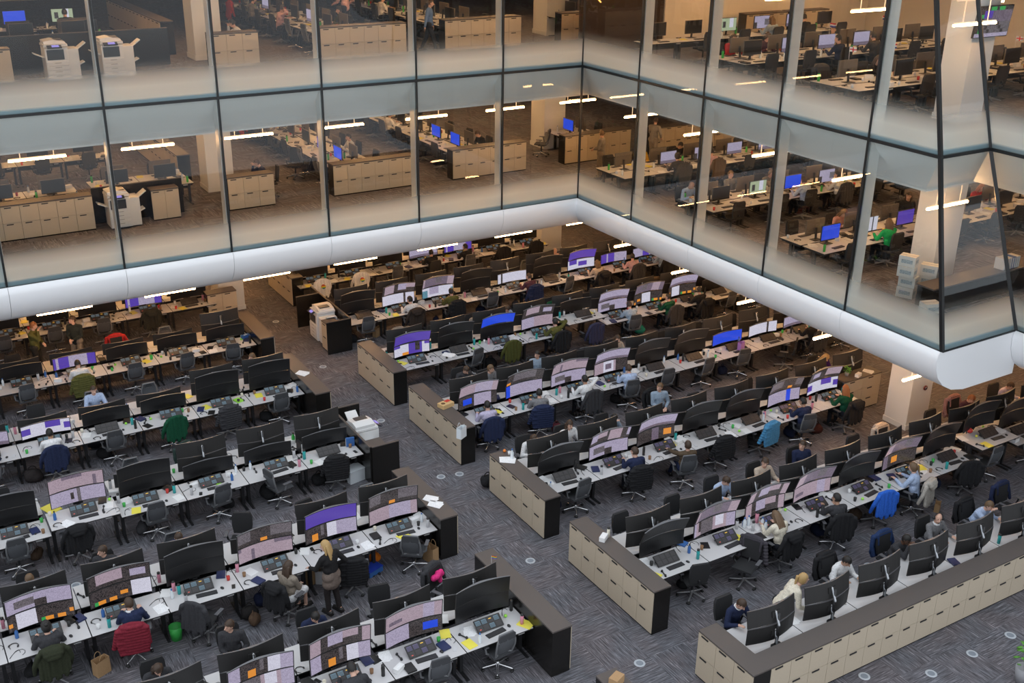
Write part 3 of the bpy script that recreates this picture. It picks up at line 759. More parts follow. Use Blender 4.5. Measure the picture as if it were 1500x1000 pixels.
def sack(x, y, z, rz, label, col, s=1.):
    me = cached('sackv', lambda: voxel(sack_mb(), 'sack', M_blk, .016, 5)); r = ob('rucksack', me, None, (x, y, z), (0, 0, rz)); r.scale = (s,)*3; m = cloth(col)
    omat(r, m); o = ob('strap', simple(strap_mb, 'strap', M_blk), r); omat(o, m)
    return tag(r, label, 'bag', 'soft bags on the floor')

# ------------------------------------------------------------------ people
def ik(a, b, l1, l2, pole):
    a, b, pole = Vector(a), Vector(b), Vector(pole); d = b-a; L = min(d.length, (l1+l2)*.995); n = d.normalized(); b2 = a+n*L
    x = (l1*l1-l2*l2+L*L)/(2*L); h = math.sqrt(max(0, l1*l1-x*x)); p = pole-n*pole.dot(n)
    p = p.normalized() if p.length > 1e-5 else Vector((0, 0, 1))
    return a+n*x+p*h, b2
def build_pose(name, ph=.53, lean=8, side=0, twist=0, hy=0, hp=10, hl=(-.17, .42, .83), hr=(.17, .42, .83), fl=(-.13, .42, .04), fr=(.13, .42, .04), skirt=False, curl=.5, kn=(0, 1, .4), neckf=0):
    R = Euler((-math.radians(lean), math.radians(side), math.radians(twist)), 'ZXY').to_matrix()
    pel = Vector((0, 0, ph)); up = R @ Vector((0, 0, 1)); rt = R @ Vector((1, 0, 0)); fw = R @ Vector((0, 1, 0))
    waist = pel+up*.16; chest = pel+up*.36; nb = pel+up*.50
    shL, shR = pel+up*.455-rt*.185, pel+up*.455+rt*.185
    HR = Euler((-math.radians(hp), 0, math.radians(hy+twist)), 'ZXY').to_matrix()
    hc = nb+up*.06+HR @ Vector((0, .03+neckf, .115))
    hipL, hipR = pel-rt*.09, pel+rt*.09
    elL, hl = ik(shL, hl, .285, .255, -rt*.5-up*.9-fw*.25); elR, hr = ik(shR, hr, .285, .255, rt*.5-up*.9-fw*.25)
    knL, fl = ik(hipL, fl, .43, .43, kn); knR, fr = ik(hipR, fr, .43, .43, kn)
    def torso(mb, e):
        mb.cap(pel-rt*.075, pel+rt*.075, .115+e); mb.cap(waist-rt*.065, waist+rt*.065, .10+e); mb.cap(pel, waist, .13+e, .12+e)
        mb.cap(chest-rt*.075, chest+rt*.075, .108+e); mb.cap(waist, chest, .12+e, .125+e); mb.cap(shL+rt*.03, shR-rt*.03, .062+e); mb.cap(chest+up*.06-rt*.05, chest+up*.06+rt*.05, .10+e)
    def arms(mb, e, full=True):
        for s, el, h in ((shL, elL, hl), (shR, elR, hr)):
            mb.cap(s, el, .054+e, .043+e); mb.cap(el, el+(h-el)*(1 if full else .97), .042+e, .030+e*.7)
    def legs(mb, e):
        for h, k, f in ((hipL, knL, fl), (hipR, knR, fr)):
            mb.cap(h, k, .085+e, .060+e); mb.cap(k, f+Vector((0, 0, .05)), .058+e, .042+e)
    b = MB(); torso(b, -.01); arms(b, -.006); legs(b, -.006)
    b.cap(nb-up*.04, nb+up*.07+HR@Vector((0, .02, .03)), .058, .052)
    b.ell(hc, (.074, .092, .115), rot=HR); b.ell(hc+HR@Vector((0, .03, -.055)), (.055, .062, .062), rot=HR)
    b.cap(hc+HR@Vector((0, .085, .015)), hc+HR@Vector((0, .112, -.022)), .011, .016, 7)
    for sx in (-1, 1): b.ell(hc+HR@Vector((sx*.077, -.005, -.005)), (.012, .022, .032), rot=HR, sub=1)
    b.cap(hc+HR@Vector((-.02, .088, -.052)), hc+HR@Vector((.02, .088, -.052)), .009, n=6)
    for f in (fl, fr): b.cap(f+Vector((0, -.05, .03)), f+Vector((0, .13, .0)), .04, .03)
    for s, el, h in ((-1, elL, hl), (1, elR, hr)):     # palm, four fingers, thumb
        d = (h-el).normalized(); d = (d+Vector((0, .25, -.15))).normalized(); sd = d.cross(Vector((0, 0, 1))); sd = sd.normalized() if sd.length > .1 else rt; nn = sd.cross(d)
        pc = h+d*.045
        b.cap(h, pc, .026, .03); b.cap(pc-sd*.022, pc+sd*.022, .018)
        for k, ln in enumerate((.062, .075, .07, .052)):
            r0 = pc+d*.03+sd*(-.031+.021*k); m1 = r0+d*ln*.55-nn*.012*curl; m2 = m1+d*ln*.45-nn*.045*curl; b.cap(r0, m1, .0092, .0086, 6); b.cap(m1, m2, .0086, .0075, 6)
        t0 = h+d*.02+sd*(.028*(-s)); t1 = t0+d*.035+sd*(.022*(-s))-nn*.01; b.cap(t0, t1, .011, .0095, 6); b.cap(t1, t1+d*.028, .0095, .008, 6)
    body = voxel(b, 'person_'+name, M_skin[0], .0095, 3)
    t = MB(); torso(t, .012); arms(t, .012, False); t.cap(nb-up*.05, nb+up*.0, .075, .065); top = voxel(t, 'top_'+name, M_blk, .014, 4)
    l = MB(); legs(l, .012); l.cap(pel-rt*.08, pel+rt*.08, .128)
    if skirt:
        l = MB(); l.cap(pel-rt*.08, pel+rt*.08, .13)
        for h, k, f in ((hipL, knL, fl), (hipR, knR, fr)): l.cap(h, k, .10, .085)
        l.cap((hipL+knL)/2, (hipR+knR)/2, .09); l.cap(knL, knR, .07)
    tr = voxel(l, 'trousers_'+name, M_blk, .014, 4)
    sh = []
    for f in (fl, fr): s = MB(); s.cap(f+Vector((0, -.06, .015)), f+Vector((0, .15, -.005)), .052, .042); s.b2(f.x-.045, f.x+.045, f.y-.10, f.y+.18, 0 if f.z < .12 else f.z-.04, .03 if f.z < .12 else f.z-.01); sh.append(s.mesh('shoe', M_shoe))
    e = MB()
    e.ell((0, 0, 0), (.011, .007, .008), sub=1); eye = cached('eye', lambda: e.mesh('eye', M_eye))
    M = HR.to_4x4(); M.translation = hc
    return dict(body=body, top=top, trousers=tr, shoes=sh, eye=eye, head=M)
def hair_mesh(style):
    mb = MB()
    def shell(f, th=.012):
        g = bmesh.new(); bmesh.ops.create_icosphere(g, subdivisions=3, radius=1)
        vs = {}
        for fc in g.faces:
            c = fc.calc_center_median(); c.normalize()
            if f(c):
                vv = []
                for v in fc.verts:
                    if v.index not in vs: vs[v.index] = mb.bm.verts.new((v.co.x*(.074+th), v.co.y*(.092+th)-.004, v.co.z*(.115+th)+.004))
                    vv.append(vs[v.index])
                q = mb.bm.faces.new(vv); q.smooth = True
        g.free()
    short = lambda c: c.z > .38 or (c.y < .1 and c.z > -.42) or (c.y < .42 and c.z > .12)
    if style == 'bald': shell(lambda c: c.y < .05 and -.4 < c.z < .32 and (abs(c.x) > .3 or c.y < -.3), .006)
    else: shell(short, .013 if style != 'thick' else .022)
    if style in ('long', 'pony', 'bun'):
        shell(lambda c: c.y < .25 and c.z > -.75 and not (c.y > .05 and c.z < -.2), .018)
    if style == 'long':
        for x in (-.062, -.03, 0, .03, .062): mb.cap((x, -.055-.02*(1-abs(x)*14), .0), (x*1.25, -.075, -.27), .040, .022, 8)
        for x in (-.078, .078): mb.cap((x, -.01, -.02), (x*1.1, .0, -.24), .028, .016, 8)
    if style == 'pony': mb.ell((0, -.115, .05), (.03, .03, .03)); mb.cap((0, -.125, .045), (0, -.15, -.16), .036, .012, 8)
    if style == 'bun': mb.ell((0, -.105, .085), (.045, .045, .045))
    return mb.mesh('hair_'+style, M_blk)
POSES = dict(
    type=dict(), typeL=dict(hy=28, twist=8), typeR=dict(hy=-28, twist=-8),
    down=dict(lean=15, hp=36, hl=(-.15, .46, .83), hr=(.20, .40, .83)),
    chin=dict(lean=24, hp=22, hr=(.06, .42, 1.05), hl=(-.20, .46, .83), curl=1.1),
    back=dict(lean=-12, hp=0, hl=(-.30, .46, .84), hr=(.10, .22, .64), fl=(-.13, .60, .04), fr=(.16, .52, .04)),
    turn=dict(lean=0, hy=-45, twist=-20, hl=(-.05, .26, .66), hr=(.12, .24, .66), fr=(.2, .38, .04)),
    phone=dict(lean=10, hp=5, hy=12, hr=(.17, .16, 1.14), hl=(-.2, .44, .83), curl=1.2),
    lap=dict(lean=4, hy=-10, hp=12, hl=(-.06, .32, .64), hr=(.06, .34, .65), skirt=True, fl=(-.07, .40, .04), fr=(.08, .44, .04)),
    stand=dict(ph=.90, lean=6, hy=30, hp=18, hl=(-.22, .40, 1.02), hr=(.25, .12, .98), fl=(-.11, .02, .04), fr=(.11, -.06, .04), kn=(0, 1, 0)),
    clasp=dict(ph=.90, lean=-2, hy=-30, hp=5, hl=(-.05, .24, 1.02), hr=(.05, .25, 1.03), fl=(-.12, .0, .04), fr=(.12, .02, .04), kn=(0, 1, 0), curl=1),
    face=dict(ph=.90, lean=0, hy=20, hp=8, hl=(-.10, .20, 1.0), hr=(.05, .19, 1.42), fl=(-.12, .0, .04), fr=(.12, .03, .04), kn=(0, 1, 0), curl=1),
    walk=dict(ph=.89, lean=4, hp=10, hl=(-.27, .10, .82), hr=(.27, -.08, .82), fl=(-.1, -.26, .06), fr=(.1, .26, .04), kn=(0, 1, 0)),
    bend=dict(ph=.88, lean=38, hp=4, hl=(-.30, .42, .83), hr=(.18, .50, .84), fl=(-.12, -.05, .04), fr=(.12, -.02, .04), kn=(0, 1, 0), neckf=.03),
)
def pose(n): return cached('pose_'+n, lambda: build_pose(n, **POSES[n]))
HC = dict(black=(.012, .010, .009), brown=(.05, .028, .016), light=(.14, .085, .045), blonde=(.42, .27, .11), grey=(.2, .19, .18), ginger=(.32, .12, .04))
def person(p, x, y, z, rz, label, top, hair='short', hc='brown', legs=(.02, .022, .03), skin=0, extra=()):
    q = pose(p); r = D.objects.new('person', None); COL.objects.link(r); r.location = (x, y, z); r.rotation_euler = (0, 0, rz); r.scale = (1.05,)*3; tag(r, label, 'person')
    omat(ob('body', q['body'], r), M_skin[skin])
    omat(ob('top', q['top'], r), cloth(top)); omat(ob('trousers' if p != 'lap' else 'skirt', q['trousers'], r), cloth(legs)); [ob('shoe', m_, r) for m_ in q['shoes']]
    def hd(nm, me, m=None, off=None):
        o = ob(nm, me, r); M = q['head'] @ Matrix.Translation(off) if off else q['head']; o.matrix_local = M
        if m: omat(o, m)
        return o
    hd('hair', cached('hair_'+hair, lambda: hair_mesh(hair)), mat('hair_'+hc, HC[hc], .55))
    for sx in (-1, 1): hd('eye', q['eye'], None, (sx*.030, .083, .018))
    if 'headset' in extra:
        def hs():
            mb = MB(); P = [Vector((.092*math.cos(t), 0, .13*math.sin(t))) for t in [PI*k/8 for k in range(9)]]
            for a, b in zip(P, P[1:]): mb.cap(a, b, .009, n=6)
            for sx in (-1, 1): mb.cap((sx*.083, 0, -.01), (sx*.105, 0, -.01), .032, n=9)
            mb.cap((-.10, .0, -.02), (-.06, .10, -.055), .005, n=5); return mb.mesh('headset', M_black)
        hd('headset', cached('headset_worn', hs))
    if 'collar' in extra:
        c = cached('collar', lambda: (lambda mb: (mb.lathe([(.062, -.13), (.075, -.17), (.085, -.165), (.068, -.12)], n=12), mb.mesh('collar', M_paper))[1])(MB())); hd('collar', c)
    return r

# coats hung over chair backs: local origin at the chair hub, the chair facing +y
def coat_mb(kind):
    mb = MB(); rnd = random.Random(11); yb = -.375
    top = [(-.25, .98), (-.15, 1.055), (0, 1.08), (.15, 1.055), (.25, .98)]
    for k in range(13):
        u = -1+2*k/12; zt = 1.07-.10*u*u; ysh = yb+.015*math.sin(k*2.1); zb = .42+.05*math.sin(k*1.7)+.06*abs(u)
        if kind == 'puffer': continue
        mb.cap((u*.25, ysh+.02, zt), (u*(.27+.03*math.sin(k)), ysh-.045, zb), .034+.010*math.sin(k*2.6), .036+.012*math.cos(k*1.9), 8)
    if kind == 'puffer':
        for j in range(10):
            z = .44+.066*j; w = .25+.03*math.sin(j*.5)-(.05 if j > 8 else 0); mb.cap((-w, yb-.02+.012*(j % 2), z), (w, yb-.02, z+.012*math.sin(j)), .045, .045, 9); mb.cap((-w*.5, yb-.035, z), (w*.5, yb-.03, z), .043, n=8)
    for a, b in zip(top, top[1:]): mb.cap((a[0], yb+.03, a[1]), (b[0], yb+.03, b[1]), .048, n=8)
    mb.cap((-.20, yb+.06, 1.02), (.20, yb+.06, 1.02), .05, n=8); mb.cap((-.21, yb+.09, .98), (-.2, yb+.12, .78), .03, .025, 7); mb.cap((.21, yb+.09, .98), (.2, yb+.12, .80), .03, .025, 7)
    for sg, bend in ((-1, .06), (1, -.03)):
        s0 = Vector((sg*.27, yb+.0, .97)); s1 = Vector((sg*(.33+bend*.5), yb+.03, .74)); s2 = Vector((sg*(.31+bend), yb+.10, .53))
        if kind == 'puffer':
            for t in range(7):
                a = s0.lerp(s2, t/6); mb.ell(a, (.065, .065, .048))
        else: mb.cap(s0, s1, .058, .052, 8); mb.cap(s1, s2, .052, .042, 8)
    if kind == 'hood':
        mb.cap((-.13, yb-.03, 1.03), (.13, yb-.03, 1.03), .07, n=9); mb.cap((-.08, yb-.08, .92), (.08, yb-.08, .92), .07, n=9); mb.cap((-.12, yb-.06, .98), (.12, yb-.06, .98), .075, n=9)
    return mb
def coat(kind, x, y, z, rz, label, col, stripe=None):
    me = cached('coat_'+kind, lambda: voxel(coat_mb(kind), 'coat_'+kind, M_blk, .013, 3 if kind == 'puffer' else 4))
    r = ob({'puffer': 'puffer_jacket', 'plain': 'coat', 'hood': 'hooded_coat'}[kind], me, None, (x, y, z), (0, 0, rz)); omat(r, stripe or cloth(col))
    return tag(r, label, 'coat', None)

# ------------------------------------------------------------------ the desk rows of the ground floor
PIT = 1.535
NV = dict(navy=(.02, .028, .07), burg=(.20, .02, .035), olive=(.10, .10, .03), dgreen=(.008, .07, .035), black=(.018, .018, .02), grey=(.20, .20, .21), parka=(.40, .37, .33), fleece=(.03, .13, .58), bluep=(.07, .24, .43),
          char=(.045, .045, .05), white=(.75, .75, .76), lblue=(.42, .52, .72), beige=(.55, .45, .36), brown=(.10, .07, .045), pinkc=(.42, .22, .20), lilac=(.50, .46, .62), maroon=(.10, .04, .055), red=(.45, .03, .03), yellow=(.75, .45, .05), cream=(.72, .66, .54), greyblue=(.30, .38, .48), green=(.02, .40, .12), purple=(.06, .02, .16), taupe=(.25, .21, .17), rosy=(.60, .38, .40))
rng = random.Random(21)
CLUT = [('cup', 'white', 'white paper cup'), ('bottle', 'white', 'clear water bottle'), ('flask', 'black', 'black drinks flask'), ('flask', 'teal', 'teal drinks flask'), ('papers', 'white', 'loose white papers'), ('papers', 'white', 'loose white papers'), ('papers', 'white', 'loose white papers'), ('pad', 'yellow', 'yellow notepad'), ('pad', 'white', 'white notepad'), ('pad', 'white', 'white notepad'),
        ('book', 'navy', 'dark blue book'), ('headset', 'black', 'black headset'), ('headset', 'black', 'black headset'), ('handset', 'black', 'black telephone handset'), ('handset', 'black', 'black telephone handset'), ('phone', 'black', 'black mobile phone'), ('tablet', 'black', 'black tablet'), ('cup', 'black', 'black mug'), ('cup', 'green', 'green mug'), ('cup', 'red', 'red mug'),
        ('box', 'white', 'white tissue box'), ('fruit', 'lime', 'lime green stress ball'), ('bottle', 'blue', 'blue bottle'), ('cable', 'black', 'black cable loop'), ('cable', 'black', 'black cable loop'), ('cable', 'black', 'black cable loop'), ('cable', 'black', 'black cable loop'), ('flask', 'silver', 'silver drinks flask'), ('book', 'black', 'black book'), ('flask', 'pink', 'pink drinks flask'), ('cup', 'cream', 'cream mug'), ('phone', 'silver', 'silver mobile phone'), ('cup', 'brown', 'brown coffee cup')]
def F(u='off', l='off', ch='m', a=0, dx=0, dy=0, coat=None, per=None, h=.78, con=0, ex=8, tilt=0, pdx=0): return dict(u=u, l=l, ch=ch, a=a, dx=dx, dy=dy, coat=coat, per=per, h=h, con=con, ex=ex, tilt=tilt, pdx=pdx)
def scrword(k):
    if k == 'off': return 'dark'
    return SCRNAME.get(LAY[k][0], 'lit')
def badge_mesh():
    mb = MB(); cs = [(.55, .05, .04), (.75, .35, .03), (.75, .65, .05), (.08, .40, .10), (.05, .15, .5)]
    for k in range(5):
        z0, z1 = -.08+.032*k, -.08+.032*(k+1); w0, w1 = math.sqrt(max(0, .0064-z0*z0)), math.sqrt(max(0, .0064-z1*z1))
        if w0 < .004: w0 = .02
        if w1 < .004: w1 = .02
        vs = [(-w0, -.505, .84+z0), (w0, -.505, .84+z0), (w1, -.505, .84+z1), (-w1, -.505, .84+z1)]; vb = [(x, -.44, z) for x, y, z in vs]
        mb.quad(*vs, 4-k); 
        for a in range(4): mb.quad(vs[a], vb[a], vb[(a+1) % 4], vs[(a+1) % 4], 4-k)
    return mb.mesh('badge', [mat('badge_%d' % i, c, .7) for i, c in enumerate(cs)])
def desk_place(row, side, i): return '%s %s-side desk, %s' % (ORD[i], side, row)
def bench(row, x0, sx, yf, fronts, backs, z=0., full=True):
    for side, lst in (('near', fronts), ('far', backs)):
        for i, e in enumerate(lst):
            if e is None: continue
            xc = x0+sx*PIT*(i+.5); nr = side == 'near'; sg = 1 if nr else -1; rz = 0 if nr else PI
            yc = yf+.42 if nr else yf+1.48; hub = (yf+(.0 if e['per'] else .12)+e['dy']) if nr else (yf+(2.22 if e['per'] else 1.98)-e['dy'])
            W = desk_place(row, side, i)
            def P(dx, dy): return xc+sg*dx, yc+sg*dy     # desk coordinates: dy grows away from the sitter
            desk(xc, yc, z, rz, 'white desk, %s' % W, e['h'])
            u, l = e['u'], e['l']; h = z+e['h']
            if l or u:
                st = 'two dark screens one above the other' if (u == 'off' and l == 'off') else ('single %s ultrawide screen' % scrword(l) if not u else '%s screen over %s screen' % (scrword(u), scrword(l)))
                x, y = P(e['pdx'], .41 if nr else .33)
                stack(x, y, h, rz, '%s, %s' % (st, W), u, l, e['tilt']+(.22 if (nr and 'right' in row and u) else 0), rng.choice((0, 0, 3, 6, 9)) if nr else 0)
            if nr or e['ex'] > 4:
                x, y = P(rng.uniform(-.10, .12), .06); o = ob('dealer_console', ME_con[e['con']], None, (x, y, h+.001), (0, 0, rz+rng.uniform(-.06, .06))); o.scale = (1.18, 1.08, 1.08); tag(o, 'dealer telephone board, %s' % W, 'telephone', 'dealer telephone boards')
                kx, ky = x+sg*rng.uniform(.0, .10), y-sg*.245
                o = ob('keyboard', ME_kb, None, (kx, ky, h+.001), (0, 0, rz+rng.uniform(-.12, .16))); tag(o, 'black keyboard, %s' % W, 'keyboard', 'black keyboards')
                o = ob('mouse', ME_mouse, None, (kx+sg*.34, ky+rng.uniform(-.02, .06), h+.001), (0, 0, rz+rng.uniform(-.4, .4))); tag(o, 'black mouse, %s' % W, 'mouse', 'black mice')
            spots = [(-.60, -.22), (-.60, .04), (.60, .08), (.62, -.20), (-.43, .12), (.45, .16), (-.40, -.28), (.67, .30), (-.67, .28), (-.50, .28), (.52, .33), (.46, -.03)] if nr else [(-.68, .1), (.68, .0), (.68, .32), (-.69, -.2)]
            rng.shuffle(spots); used = set()
            for s in spots[:(e['ex']+1 if nr else min(2, e['ex']))]:
                kd = rng.choice(CLUT)
                while kd[2] in used: kd = rng.choice(CLUT)
                used.add(kd[2]); x, y = P(*s); prop(kd[0], kd[1], x, y, h+.001, rng.uniform(-.5, .5), '%s, %s' % (kd[2], W), 'clutter on the desks')
            cx = xc+sg*e['dx']; ca = rz+math.radians(e['a'])
            if e['ch']:
                nm = 'grey mesh chair' if e['ch'] == 'm' else 'black fabric chair'
                chair(cx, hub, z, ca, '%s, %s' % (nm, W), e['ch'], full=full)
            if e['coat']:
                k, c, ds = e['coat']; coat(k, cx, hub, z, ca, '%s hung over chair, %s' % (ds, W), NV[c] if isinstance(c, str) else c)
            if e['coat'] and 'badge' in e['coat'][2]:
                bo = COL.objects[-1] if False else D.objects[LABELS['%s hung over chair, %s' % (e['coat'][2], W)][0]]
                ob('round_badge', cached('badge', badge_mesh), bo)
            if e['per']:
                p = e['per']; o = p[5] if len(p) > 5 else {}
                person(p[0], cx+o.get('dx', 0), hub+sg*(-.02+o.get('dy', 0)), z, ca+math.radians(o.get('a', 0)), 'person in %s, %s' % (p[2], W), NV[p[1]], p[3], p[4], NV[o['legs']] if 'legs' in o else (.02, .022, .03), o.get('skin', 0), o.get('extra', ()))
def B(**k): k.setdefault('ex', 2); return F(**k)
YF = [15.15+4.14*k for k in range(-1, 8)]      # YF[0] is the row behind the long cabinet wall
def yf(k): return YF[k+1]
XL, XR = 9.90, 12.95

bench('first row left of aisle', XL, -1, yf(0), [
    F(con=0, tilt=.0, a=4), F('rose2', 'dkblue', con=1, a=-5, dx=.12), F('dkrose', 'codeo2', per=('down', 'char', 'dark clothes seen from above', 'short', 'black')), F('codeo2', 'pal', coat=None, per=('type', 'navy', 'navy top at cut-off desk', 'short', 'brown'))],
    [B(ch='b', dx=.05, dy=-.30, a=25, coat=('hood', 'char', 'black coat')), B(ch='b', dy=-.25, a=-12), B(per=('down', 'navy', 'dark jacket bending over papers', 'short', 'black'), ch='b'), B(per=('turn', 'char', 'charcoal clothes leaning back', 'short', 'brown'), ch='b', dy=-.3), B(per=('down', 'char', 'dark top with brown hair', 'long', 'brown'), ch='b'), B()])
bench('second row left of aisle', XL, -1, yf(1), [
    F('chart', 'rose', a=-38, dx=.1, dy=-.18), F('blue' and 'ind', 'codeo2', ch='b', coat=('puffer', 'black', 'black quilted jacket'), dx=.10, dy=-.28, a=-20, con=1, ex=6), F('chart', 'pink', ch='b', dx=.05, dy=-.35, a=-60, coat=('hood', 'black', 'black hooded coat'), per=('lap', 'taupe', 'grey jacket and white skirt', 'long', 'brown', dict(legs='white')), ex=5),
    F(ch='b', coat=('plain', 'char', 'charcoal jacket'), a=-50, dy=-.25, dx=-.1), F('dklil', 'ora', coat=('puffer', 'burg', 'burgundy quilted jacket'), per=('typeL', 'navy', 'navy sweater with white collar', 'short', 'brown', dict(extra=('collar',))), dy=-.05, a=-12, ex=5), F('lil3' and 'lil2', 'ora', ch='b', coat=('hood', (.03, .035, .02), 'dark green coat'), per=('type', 'char', 'dark top with black hair', 'bun', 'black'), ex=6), F()],
    [B(), B(ch='b', dy=-.05, a=10), B(ch='b', u=None, l='off', dy=-.28, a=-30, dx=.1), B(per=('down', 'navy', 'navy top mostly hidden behind monitors', 'short', 'brown')), B(per=('turn', 'char', 'dark top with head turned aside', 'short', 'brown'), ch='b'), B(per=('down', 'char', 'dark clothes bent low', 'short', 'light'), ch='b'), B()])
bench('third row left of aisle', XL, -1, yf(2), [
    F(None, 'off', con=2, ch='b', coat=('puffer', 'black', 'black quilted coat'), a=-14, ex=6), F(None, 'off', a=-75, dy=-.1), F(None, 'off', a=10), F(), F('pink', 'lil4', h=.90, ch='b', coat=('hood', 'black', 'long black coat'), dx=-.25, dy=-.1), F(), F()],
    [B(ch='b', dy=-.1), B(ch='b', dy=.1), B(ch='m', dy=-.1, a=30, coat=('plain', (.03, .05, .045), 'dark green coat')), B(u=None), None, B(ch='b', u=None), B()])
bench('fourth row left of aisle', XL, -1, yf(3), [
    F(), F(ch='b', coat=('puffer', 'char', 'striped black jacket'), dy=-.05, ex=6), F(None, 'off', coat=('plain', 'dgreen', 'dark green fleece'), a=8), F(None, 'off', con=2), F(None, 'win', ch='b', coat=('plain', 'navy', 'navy suit jacket'), per=('type', 'white', 'white shirt at lilac screen', 'short', 'black', dict(skin=1)), ex=5), F(None, 'lil', per=('typeR', 'navy', 'dark jeans cut off by frame', 'short', 'brown'), ex=5)],
    [B(per=('turn', 'yellow', 'yellow top with long fair hair', 'long', 'light'), ch='b'), B(), B(dy=-.1, u=None), B(u=None, per=('type', 'lblue', 'light blue shirt facing camera', 'short', 'brown'), dy=-.1), B(ch='b', dy=-.2, u=None), B(u=None)])
bench('fifth row left of aisle', XL, -1, yf(4), [
    F(None, 'off', a=-12), F(None, 'off', a=6), F(None, 'off', ex=6), F(None, 'dual', per=('down', 'white', 'white top seen from behind', 'short', 'black'), coat=('puffer', 'olive', 'olive quilted jacket'), ex=6), F(None, 'off', a=4), F(None, 'off')],
    [B(), B(u=None), B(u=None, ch='b', coat=('plain', 'red', 'red and white striped top')), B(ch=None, u=None), B(ch='b', u=None), B(u=None)])
bench('sixth row left of aisle', XL, -1, yf(5), [F(None, 'off', con=2, ch=None), F(None, 'dual', ch='b', coat=('hood', (.03, .03, .025), 'dark parka'), ex=6), F(None, 'off', ex=6), F(None, 'off', ex=6), F(None, 'off', ch='m', ex=5), F(None, 'off')],
    [B(ch=None) for _ in range(6)], full=False)
bench('cabinet-fenced row', XR, 1, yf(-1)+.22, [], [
    B(per=('down', 'navy', 'navy suit looking down', 'short', 'brown', dict(extra=('collar',))), ch='b', dx=.08, tilt=.08, dy=0), B(ch=None, tilt=.08), B(per=('down', 'white', 'white shirt with black coat behind', 'short', 'black', dict(skin=1)), ch='b', coat=('hood', 'black', 'black coat with fur trim'), dx=.15, tilt=.08),
    B(per=('chin', 'char', 'black jumper leaning on hand', 'short', 'black', dict(skin=2)), ch='b', coat=('plain', (.02, .04, .11), 'dark blue coat'), dx=-.12, tilt=.08), B(per=('typeR', 'grey', 'grey sweater wearing headset', 'bald', 'brown', dict(extra=('headset', 'collar'))), ch='b', dx=.12, tilt=.08), B(per=('chin', 'lblue', 'light blue shirt with hand on cheek', 'short', 'light'), ch='b', coat=('plain', 'black', 'black jacket'), dx=.1, tilt=.08), B(ch='b', coat=('plain', 'navy', 'navy jacket'), dx=.2, dy=-.3)])
bench('second row right of aisle', XR, 1, yf(0), [
    F(ch='b', con=2, a=-16, dx=.35, dy=-.1, tilt=.06, ex=6), F('mauve', 'pal', ch='b', con=1, a=115, dy=-.32, dx=.15, coat=('puffer', (.055, .05, .06), 'charcoal puffer jacket'), ex=5), F('dkrose', 'dkrose', con=1, per=('down', 'cream', 'patterned top with long brown hair', 'long', 'light'), ch='b', coat=('hood', 'black', 'long black coat'), dx=-.2, dy=-.05, ex=7), F('mauve', 'rose2', con=1, per=('typeL', 'char', 'black sweater typing', 'short', 'black', dict(skin=1)), coat=('plain', 'black', 'black jacket'), dx=-.02, a=-22, dy=-.12, ex=5),
    F(con=1, ch='b', coat=('plain', 'fleece', 'bright blue fleece'), a=-12, dx=.1, ex=6), F('mauve', 'dko', per=('type', 'lblue', 'pale blue shirt with ponytail', 'pony', 'light'), coat=('hood', 'parka', 'pale grey parka'), dx=-.25, dy=-.02, a=18, ex=6), F(con=2, ch='b', coat=('plain', 'black', 'black leather jacket'), a=-30, dx=.2, dy=-.1), F(h=1.06, con=2, dx=-.2, dy=.1, ex=6), F(con=2, ex=5), F()],
    [B(ch='b', tilt=.08), B(ch='b', tilt=.08), B(per=('down', 'lblue', 'light blue shirt reading papers', 'short', 'brown'), ch='b', dx=.12, tilt=.08, dy=.02), B(per=('typeR', 'beige', 'beige sweater looking at screen', 'thick', 'brown'), ch='b', dx=.25, tilt=.08), B(per=('turn', 'navy', 'dark blouse with tied-back hair', 'pony', 'brown'), ch='b', dx=.3, tilt=.08, dy=-.1), B(ch='b', tilt=.08), B(ch='b', coat=('hood', 'beige', 'fur-trimmed beige coat'), dx=.4, tilt=.08), B(ch='b'), B(per=('down', 'maroon', 'maroon t-shirt with ginger hair', 'short', 'ginger'), ch='b', coat=('plain', 'pinkc', 'pink padded coat'), dx=.2), B(per=('down', 'lilac', 'lilac shirt with arms crossed', 'short', 'brown'), ch='b')])
